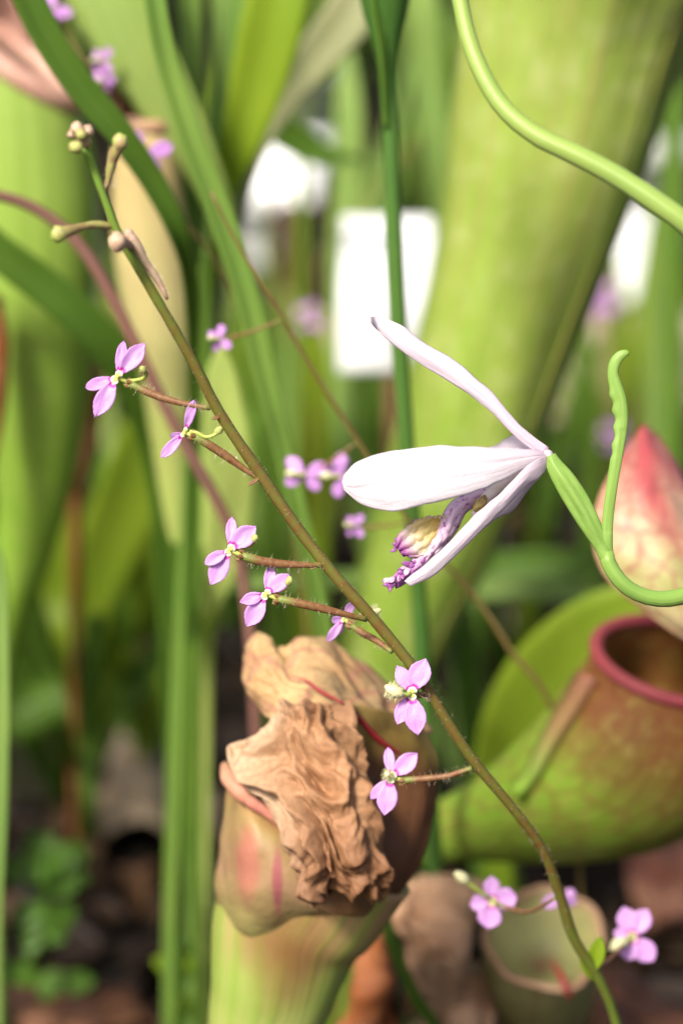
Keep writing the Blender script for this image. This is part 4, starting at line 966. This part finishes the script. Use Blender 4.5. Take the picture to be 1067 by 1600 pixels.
L1([(385, -160, .44, 40), (375, 0, .44, 44), (360, 150, .442, 40), (345, 320, .445, 32), (311, 600, .448, 14), (305, 1100, .45, 12), g4(305, .455, 10)], m_strap, keel=.3, tw=-15)
L1([(470, -200, .40, 60), (432, 0, .402, 96), (405, 120, .405, 88), (376, 220, .408, 64), (352, 300, .412, 40), (336, 420, .418, 13), (306, 700, .428, 11), (298, 1300, .444, 10), g4(300, .453, 10)], m_strap_y, keel=.25)
L1([(120, -260, .385, 80), (160, -60, .386, 150), (205, 60, .388, 128), (262, 160, .391, 96), (312, 250, .395, 64), (350, 350, .402, 40), (360, 480, .412, 15), (314, 800, .43, 12), (298, 1400, .445, 11), g4(298, .453, 10)], m_pale_leaf, keel=.1, tw=-20)
L1([(600, -120, .44, 60), (560, 0, .44, 78), (510, 70, .442, 70), (460, 130, .445, 56), (410, 210, .448, 40), (370, 330, .45, 30), (314, 700, .452, 13), (301, 1400, .455, 11), g4(306, .46, 10)], m_olive, keel=.3, tw=-10, tw2=30)
L1([(560, 60, .445, 8), (530, 78, .445, 26), (480, 116, .446, 36), (440, 158, .448, 34), (400, 230, .449, 26), (360, 360, .451, 24), (312, 760, .453, 11), g4(308, .462, 10)], m_strap_d, keel=.4)
L1([(560, 250, .50, 6), (500, 240, .50, 40), (450, 210, .498, 52), (415, 190, .495, 52), (385, 200, .49, 46), (360, 260, .486, 36), (345, 420, .48, 13), (309, 800, .475, 11), g4(310, .465, 10)], m_strap_d, keel=.3)

sp2 = thing('strap_leaf_plant', 'single keeled strap leaf slanting down behind the triggerplant flowers', 'plant', G(560, .43), 'strap-leaved plants')
strap('leaf', [(228, -120, .352, 34), (242, 0, .353, 34), (262, 100, .355, 36), (300, 220, .357, 39), (346, 340, .36, 42), (384, 460, .363, 39), (412, 580, .366, 36), (440, 690, .369, 32), (466, 800, .372, 31), (488, 900, .376, 29), (508, 1000, .38, 27), (535, 1250, .39, 26), (555, 1700, .41, 22), g4(560, .43, 22)], m_strap_m, sp2, keel=.4, tw=15, n=80)
sp2['label'] = 'keeled strap leaf slanting down behind the slender lilac-flowered stem'

yp = thing('young_pitcher', 'slim young green pitcher, funnel-topped, standing before the white label', 'pitcher plant', G(720, .44), 'pitcher plants')
tube('stalk', [(600, -60, .352, 98), (602, 20, .354, 72), (604, 70, .355, 44), (607, 130, .357, 29), (612, 280, .36, 27), (620, 470, .364, 28), (634, 680, .369, 26), (652, 900, .375, 26), (664, 1100, .38, 27), (678, 1350, .387, 28), (696, 1600, .395, 28), (715, 2000, .415, 26), g4(720, .44, 26)], leaf_mat('young_pitcher_green', (.035, .1, .015), (.07, .155, .03), tr=.08), yp, 100, 14)
strap('wing', [(586, -60, .349, 40), (592, 20, .351, 26), (598, 90, .353, 14), (604, 200, .357, 8)], m_strap, yp, tw=50)
p_hd, _w = path([(612, -60, .352, 90), (640, -110, .350, 100), (650, -150, .345, 60)], 5)
strap('hood', [(604, -50, .360, 90), (604, -100, .358, 110), (600, -150, .352, 90), (598, -170, .345, 20)], m_strap, yp)

sp3 = thing('strap_leaf_plant', 'blurred pale strap leaf standing close to the tall pitcher, far side', 'plant', G(740, .6), 'strap-leaved plants')
strap('leaf', [(656, -100, .5, 40), (660, 0, .5, 42), (668, 120, .505, 44), (684, 240, .51, 42), (700, 400, .52, 38), (720, 800, .545, 32), g4(740, .6, 26)], m_strap_l, sp3, keel=.3)
strap('leaf', [(700, 20, .52, 6), (690, 80, .52, 30), (696, 200, .525, 40), (710, 400, .535, 34), (725, 800, .555, 28), g4(742, .602, 24)], m_strap, sp3, keel=.3)
strap('leaf', [(540, 60, .56, 10), (545, 180, .56, 40), (540, 320, .565, 44), (532, 480, .57, 36), (560, 800, .58, 28), g4(736, .605, 24)], m_strap_l, sp3, keel=.3)

rs = thing('flower_stalk', 'smooth glossy green stalk arching across the tall pitcher', 'stalk', G(1500, .36))
tube('stem', [(690, -160, .292, 22), (708, -60, .289, 24), (718, 0, .287, 25), (738, 80, .2855, 27), (778, 158, .284, 29), (832, 208, .2828, 31), (900, 242, .282, 33), (960, 274, .2815, 34), (1020, 313, .281, 35), (1085, 362, .281, 35), (1180, 460, .284, 35), (1300, 700, .292, 35), (1420, 1200, .31, 34), (1480, 2000, .34, 33), g4(1500, .36, 33)], m_stem_h, rs, 130, 16, wig=.04)
blob('bud', P(688, -170, .292), .0018, .0018, .0032, m_budg, rs, .15)

ms = thing('mauve_stalk', 'bare brownish mauve stalk curving down beside the light green pitcher', 'stalk', G(420, .44))
tube('stem', [(-160, 330, .362, 18), (-60, 300, .364, 18), (0, 306, .366, 18), (56, 326, .368, 19), (112, 368, .37, 20), (158, 432, .372, 20), (206, 526, .375, 20), (250, 618, .378, 20), (296, 706, .381, 20), (346, 796, .385, 20), (376, 880, .388, 19), (398, 1100, .395, 18), (415, 1700, .42, 18), g4(420, .44, 18)], m_mauve, ms, 90, 10)
blob('bud', P(-165, 334, .362), .0014, .0014, .0024, m_budb, ms, .2)

pl = thing('broad_leaf_plant', 'pale lime lance-shaped leaf behind the middle of the lilac-flowered stem', 'plant', G(320, .47), 'broad-leaved plants')
strap('leaf', [(344, 538, .398, 4), (346, 575, .399, 40), (350, 640, .401, 64), (356, 720, .403, 80), (356, 800, .406, 80), (344, 880, .41, 60), (330, 950, .415, 34), (324, 1050, .43, 16), (320, 1500, .45, 12), g4(320, .47, 12)], m_lance, pl, keel=.12)
pd = thing('strap_leaf_plant', 'dark green strap leaf arching in front of the light green pitcher base', 'plant', G(300, .5), 'strap-leaved plants')
strap('leaf', [(-140, 320, .39, 40), (-60, 345, .392, 50), (0, 395, .394, 56), (60, 440, .397, 60), (120, 490, .40, 60), (170, 545, .404, 58), (215, 620, .41, 54), (246, 720, .417, 46), (262, 880, .425, 40), (280, 1300, .45, 32), g4(300, .5, 28)], m_strap_d, pd, keel=.3, tw=10)
bl = thing('broad_leaf_plant', 'cluster of blurred broad green leaves below the orange-brown dead pitcher', 'plant', G(120, .62), 'broad-leaved plants')
for pts, mm, tw in (([(255, 590, .50, 8), (236, 660, .503, 80), (210, 760, .508, 110), (170, 860, .514, 104), (140, 960, .52, 70), (125, 1080, .53, 36), g4(118, .6, 20)], m_bgreen, 10),
                    ([(70, 600, .52, 20), (52, 680, .523, 100), (60, 800, .528, 110), (90, 920, .535, 80), (110, 1040, .54, 40), g4(120, .6, 22)], m_bgreen, -15),
                    ([(-40, 760, .47, 40), (-10, 860, .474, 80), (30, 960, .48, 80), (70, 1060, .49, 56), (100, 1160, .50, 32), g4(118, .605, 20)], m_strap, 0),
                    ([(270, 780, .54, 10), (240, 860, .545, 60), (205, 960, .55, 72), (170, 1050, .555, 50), (145, 1130, .56, 28), g4(125, .61, 20)], m_bgreen, 20),
                    ([(300, 960, .56, 10), (262, 1010, .562, 50), (220, 1060, .565, 54), (180, 1110, .57, 34), g4(130, .615, 20)], m_strap, 0),
                    ([(150, 960, .5, 30), (138, 1060, .503, 36), (135, 1160, .51, 30), (140, 1300, .52, 22), g4(128, .6, 20)], m_strap, 30),
                    ([(-60, 900, .52, 40), (-20, 1000, .523, 90), (20, 1090, .53, 80), (60, 1170, .535, 40), g4(112, .6, 20)], m_strap, 5)): strap('leaf', pts, mm, bl, tw=tw, keel=.2)
le = thing('strap_leaf_plant', 'thin pale green blade standing before the dark undergrowth by the low herb, with added shading blades out of view', 'plant', G(4, .45), 'strap-leaved plants')
strap('leaf', [(-6, 840, .37, 4), (0, 900, .372, 20), (3, 1050, .376, 24), (1, 1250, .382, 22), (-4, 1450, .39, 16), (-2, 1800, .41, 14), g4(4, .45, 14)], m_strap_l, le, keel=.3)
for pts in ([(-150, 560, .40, 6), (-130, 700, .403, 70), (-110, 950, .41, 90), (-70, 1300, .425, 60), g4(0, .455, 24)], [(-260, 300, .42, 6), (-240, 560, .423, 80), (-200, 900, .43, 90), (-120, 1300, .44, 60), g4(-6, .46, 24)], [(-90, 820, .44, 6), (-60, 950, .443, 50), (-40, 1100, .447, 60), (-20, 1350, .452, 40), g4(2, .465, 22)],
            [(-330, 200, .46, 6), (-330, 420, .463, 90), (-290, 800, .465, 100), (-180, 1250, .468, 70), g4(-10, .47, 26)]):
    strap('leaf', pts, m_strap, le, keel=.25)  # extra blades beyond the left frame edge, added to shade the lower left
dn = thing('dead_pitcher', 'orange-brown dead pitcher stub behind the leftmost lilac flower', 'dead pitcher', G(120, .56))
tube('trumpet', [(146, 560, .462, 20), (140, 600, .464, 46), (132, 660, .467, 54), (126, 712, .47, 50), (122, 742, .473, 36), (120, 800, .48, 22), (118, 1100, .51, 18), g4(120, .56, 18)], m_orange, dn, 40, 14, wig=.1)
tube('lip', [(128, 566, .460, 10), (140, 552, .459, 16), (158, 560, .460, 10)], m_dead, dn, 10, 8)
d2 = thing('dead_pitcher', 'orange and grey withered pitcher leaning against the light green pitcher', 'dead pitcher', G(-60, .48))
tube('trumpet', [(-12, 470, .41, 30), (-8, 520, .412, 44), (-8, 590, .414, 46), (-10, 650, .417, 38), (-20, 760, .42, 24), (-40, 1200, .44, 18), g4(-60, .48, 18)], m_orange, d2, 40, 14, wig=.15)
tube('lip', [(-30, 474, .408, 8), (-12, 462, .407, 14), (6, 474, .408, 8)], m_dead, d2, 10, 8)

gb = thing('broad_leaf_plant', 'bright green broad leaf standing behind the red-lipped pitcher', 'plant', G(820, .52), 'broad-leaved plants')
strap('leaf', [(1150, 915, .415, 50), (1040, 950, .42, 100), (940, 995, .425, 140), (860, 1070, .432, 150), (800, 1150, .44, 110), (775, 1230, .45, 60), (790, 1500, .47, 34), g4(820, .52, 28)], m_bgreen, gb, keel=.2)
strap('leaf', [(960, 870, .50, 30), (900, 880, .5, 44), (820, 884, .502, 48), (750, 895, .505, 44), (735, 960, .508, 36), (745, 1100, .512, 30), g4(822, .53, 26)], m_strap, gb, keel=.3)
strap('leaf', [(940, 930, .49, 20), (870, 922, .49, 34), (790, 918, .492, 36), (735, 930, .495, 34), (722, 1010, .5, 30), (735, 1200, .508, 28), g4(824, .535, 24)], m_strap_l, gb, keel=.3)
strap('leaf', [(715, 900, .47, 10), (724, 980, .47, 34), (732, 1080, .473, 40), (740, 1180, .478, 34), (760, 1400, .49, 28), g4(826, .525, 22)], m_strap, gb, keel=.3)
hs = thing('fallen_leaf', 'pale green strap leaf lying level behind the flower stem middle', 'leaf', G(640, .5))
strap('leaf', [(300, 916, .43, 14), (370, 912, .432, 26), (460, 908, .436, 30), (550, 905, .44, 30), (620, 930, .445, 28), (650, 1100, .455, 26), g4(640, .5, 22)], m_strap_l, hs, keel=.2)
hs['category'] = 'leaf'; hs['label'] = 'pale green strap leaf bent level behind the two paired lilac flowers'
for (x0, d0, tx, ty, wd, mm, lb) in ((1050, .62, 1052, 60, 34, m_strap, 'blurred grassy blade right of the tall pitcher, before the pale pot'), (1000, .7, 1040, 300, 40, m_strap_l, 'blurred pale blade in front of the pale pot'), (930, .6, 915, 480, 28, m_strap, 'blurred green blade between the tall pitcher and the timber edging'), (480, .6, 492, 480, 50, m_bgreen, 'blurred green blade left of the white label'), (440, .58, 420, 560, 40, m_strap, 'blurred narrow blade behind the keeled strap leaf')):
    t = thing('sedge', lb, 'grass', G(x0, d0), 'grass blades')
    yb = gpy(d0); strap('leaf', [(tx, ty, d0 - .05, 6), (tx * .9 + x0 * .1, ty + (yb - ty) * .15, d0 - .045, wd), (tx * .6 + x0 * .4, ty + (yb - ty) * .5, d0 - .025, wd), (x0, yb + 10, d0, wd * .7)], mm, t, keel=.3)

rt = random.Random(21)
for (x0, d0, nb, hp, spread, mm, lb) in ((455, .66, 13, 1150, 150, (m_strap, m_strap_l, m_bgreen), 'loose sedge tuft rising between the strap leaves and the white label'), (215, .6, 9, 820, 150, (m_strap_d, m_bgreen, m_strap), 'shaded sedge tuft behind the leftmost lilac flowers'), (960, .78, 10, 620, 130, (m_strap, m_strap_l, m_bgreen), 'sedge tuft growing in front of the timber edging'), (800, .62, 8, 760, 120, (m_strap_d, m_strap, m_bgreen), 'low dark sedge tuft under the white orchid')):
    t = thing('sedge', lb, 'grass', G(x0, d0), 'grass blades'); yb = gpy(d0)
    for k in range(nb):
        tx = x0 + rt.uniform(-spread, spread); h = hp * rt.uniform(.5, 1); wd = rt.uniform(12, 32); bx = x0 + rt.uniform(-22, 22); dd = d0 - .03 + rt.uniform(-.03, .03)
        strap('leaf', [(tx + (tx - x0) * .5, yb - h, dd - .02, 4), (tx, yb - h * .75, dd - .012, wd), (bx * .6 + tx * .4, yb - h * .4, dd, wd), (bx, yb + 8, d0, wd * .7)], mm[k % 3], t, 22, keel=.3, tw=rt.uniform(-40, 40), m=5)

# ------------------------------------------------------------------ ground-level things
hb = thing('small_herb', 'low herb with rounded green leaves on the dark soil', 'herb', G(70, .5))
rh = random.Random(11)
tube('stem', [(76, 1330, .455, 8), (72, 1420, .462, 9), (66, 1520, .47, 10), g4(70, .5, 10)], m_herb, hb, 20, 7)
for k in range(26):
    y = rh.uniform(1330, 1540); a = rh.uniform(0, 6.28); b = P(72 + rh.uniform(-6, 6), y, .463); L = rh.uniform(45, 85)
    e = b + (RT * math.cos(a) * 1.0 + UP * (math.sin(a) * .55 + .1) - FWD * rh.uniform(-.5, .6)) * M(L, .46)
    petal('leaf', b, e, M(rh.uniform(34, 50), .46), m_herb, hb, .08, .25, 12, 7, PROF2, .0003)
sc = thing('seedling', 'tiny seedling with bright round leaves at the foot of the strap leaves', 'seedling', G(280, .47))
tube('stem', [(276, 1470, .44, 6), (280, 1600, .45, 7), g4(280, .47, 7)], m_herb, sc, 12, 6)
for (x, y, a) in ((240, 1500, 170), (300, 1500, 20), (298, 1560, -10), (262, 1580, 200), (285, 1470, 70)):
    b = P(279, y + 12, .444); petal('leaf', b, P(x, y, .44), M(30, .44), m_strap_y, sc, .1, .3, 10, 5, PROF2, .0003)
def dead_leaf(lb, cps, mat, n=44, m=40, amp=.003, seed=0):
    fo = folds(amp, .8, .8, seed); ph = seed * 1.7
    def dsp(p, u, v):
        return fo(p, u, v) + .0022 * math.cos(v * 5.5 + ph + u * 1.5) + .003 * (abs(v - .5) * 2) ** 3 * math.sin(u * 6 + ph)
    C = [list(r) for r in cps]; r0 = random.Random(seed)
    C = [[(q[0] + r0.uniform(-9, 9), q[1] + r0.uniform(-9, 9), q[2]) for q in r] for r in C]
    o = sheet('dead_leaf', C, mat, None, n, m, disp=dsp, thick=.00025, base=P(*cps[len(cps) // 2][len(cps[0]) // 2]))
    return tag(o, lb, 'dead leaf', 'dead leaves')
dead_leaf('reddish brown curled dead leaf lying under the low herb', [[(5, 1570, .50), (60, 1520, .50), (120, 1560, .505)], [(20, 1600, .485), (110, 1560, .482), (200, 1580, .49)], [(60, 1640, .475), (150, 1610, .472), (260, 1610, .48)]], m_dead)
dead_leaf('dark brown flat dead leaf beside the reddish curled one', [[(110, 1580, .52), (180, 1560, .52), (250, 1590, .525)], [(130, 1610, .50), (200, 1595, .495), (270, 1615, .505)], [(150, 1660, .485), (220, 1640, .48), (280, 1650, .49)]], m_dead, seed=4)
dead_leaf('greyish tan papery leaf half hidden behind the upright strap leaves', [[(150, 1180, .60), (200, 1150, .60), (260, 1165, .605), (340, 1180, .61)], [(160, 1240, .585), (215, 1210, .58), (270, 1220, .585), (335, 1235, .59)], [(175, 1310, .57), (230, 1300, .565), (285, 1310, .568), (330, 1300, .575)]], dry_mat('grey_tan_leaf', (.16, .12, .08), (.26, .2, .13), (.33, .27, .19)), seed=6)
dead_leaf('pinkish tan dry leaf standing right of the withered pitcher', [[(612, 1385, 0.3900), (640, 1362, 0.3870), (690, 1372, 0.3860), (722, 1402, 0.3900)], [(610, 1440, 0.3850), (648, 1430, 0.3800), (694, 1434, 0.3800), (735, 1450, 0.3860)], [(620, 1500, 0.3850), (655, 1500, 0.3790), (695, 1500, 0.3790), (728, 1505, 0.3850)], [(640, 1580, 0.4000), (665, 1590, 0.3950), (690, 1590, 0.3950), (710, 1575, 0.4000)]], m_dry_leaf, seed=8)
dead_leaf('folded brown dead pitcher leaf leaning at the foot of the withered pitcher', [[(540, 1470, .40), (575, 1440, .397), (610, 1455, .40)], [(528, 1530, .395), (572, 1510, .389), (622, 1530, .395)], [(515, 1620, .395), (570, 1600, .388), (635, 1620, .395)], [(500, 1760, .41), (565, 1760, .405), (640, 1760, .41)]], m_orange, seed=9)
dead_leaf('pale brown dead leaf hanging below the pinkish tan leaf', [[(650, 1540, .40), (700, 1510, .396), (745, 1525, .40)], [(660, 1590, .395), (715, 1570, .39), (768, 1590, .396)], [(668, 1680, .40), (722, 1670, .395), (785, 1680, .40)]], m_dry_leaf, seed=12)
dead_leaf('broad rusty brown dead leaf at the foot of the small pitcher', [[(900, 1540, .44), (960, 1515, .437), (1020, 1530, .44), (1090, 1560, .445)], [(890, 1600, .43), (960, 1580, .425), (1030, 1590, .43), (1100, 1610, .435)], [(900, 1690, .43), (970, 1680, .425), (1040, 1690, .43), (1110, 1700, .435)]], m_dead, seed=14)
dead_leaf('reddish dead leaf lying behind the rusty brown one, under the squat pitcher', [[(990, 1330, .56), (1040, 1310, .56), (1100, 1330, .565)], [(980, 1390, .54), (1040, 1375, .535), (1110, 1390, .545)], [(990, 1450, .53), (1045, 1440, .525), (1110, 1450, .53)]], dry_mat('reddish_leaf', (.13, .045, .025), (.22, .08, .045), (.3, .16, .1)), seed=15)
nst = thing('reed', 'dark green bent stem at the foot of the withered pitcher', 'stem', G(700, .43))
tube('stem', [(585, 1330, .372, 14), (595, 1400, .374, 18), (615, 1480, .377, 20), (650, 1560, .381, 20), (690, 1640, .386, 20), (705, 1900, .4, 20), g4(700, .43, 20)], m_strap_d, nst, 40, 10)
for o in list(bpy.data.objects):
    if '_b' in o: del o['_b']
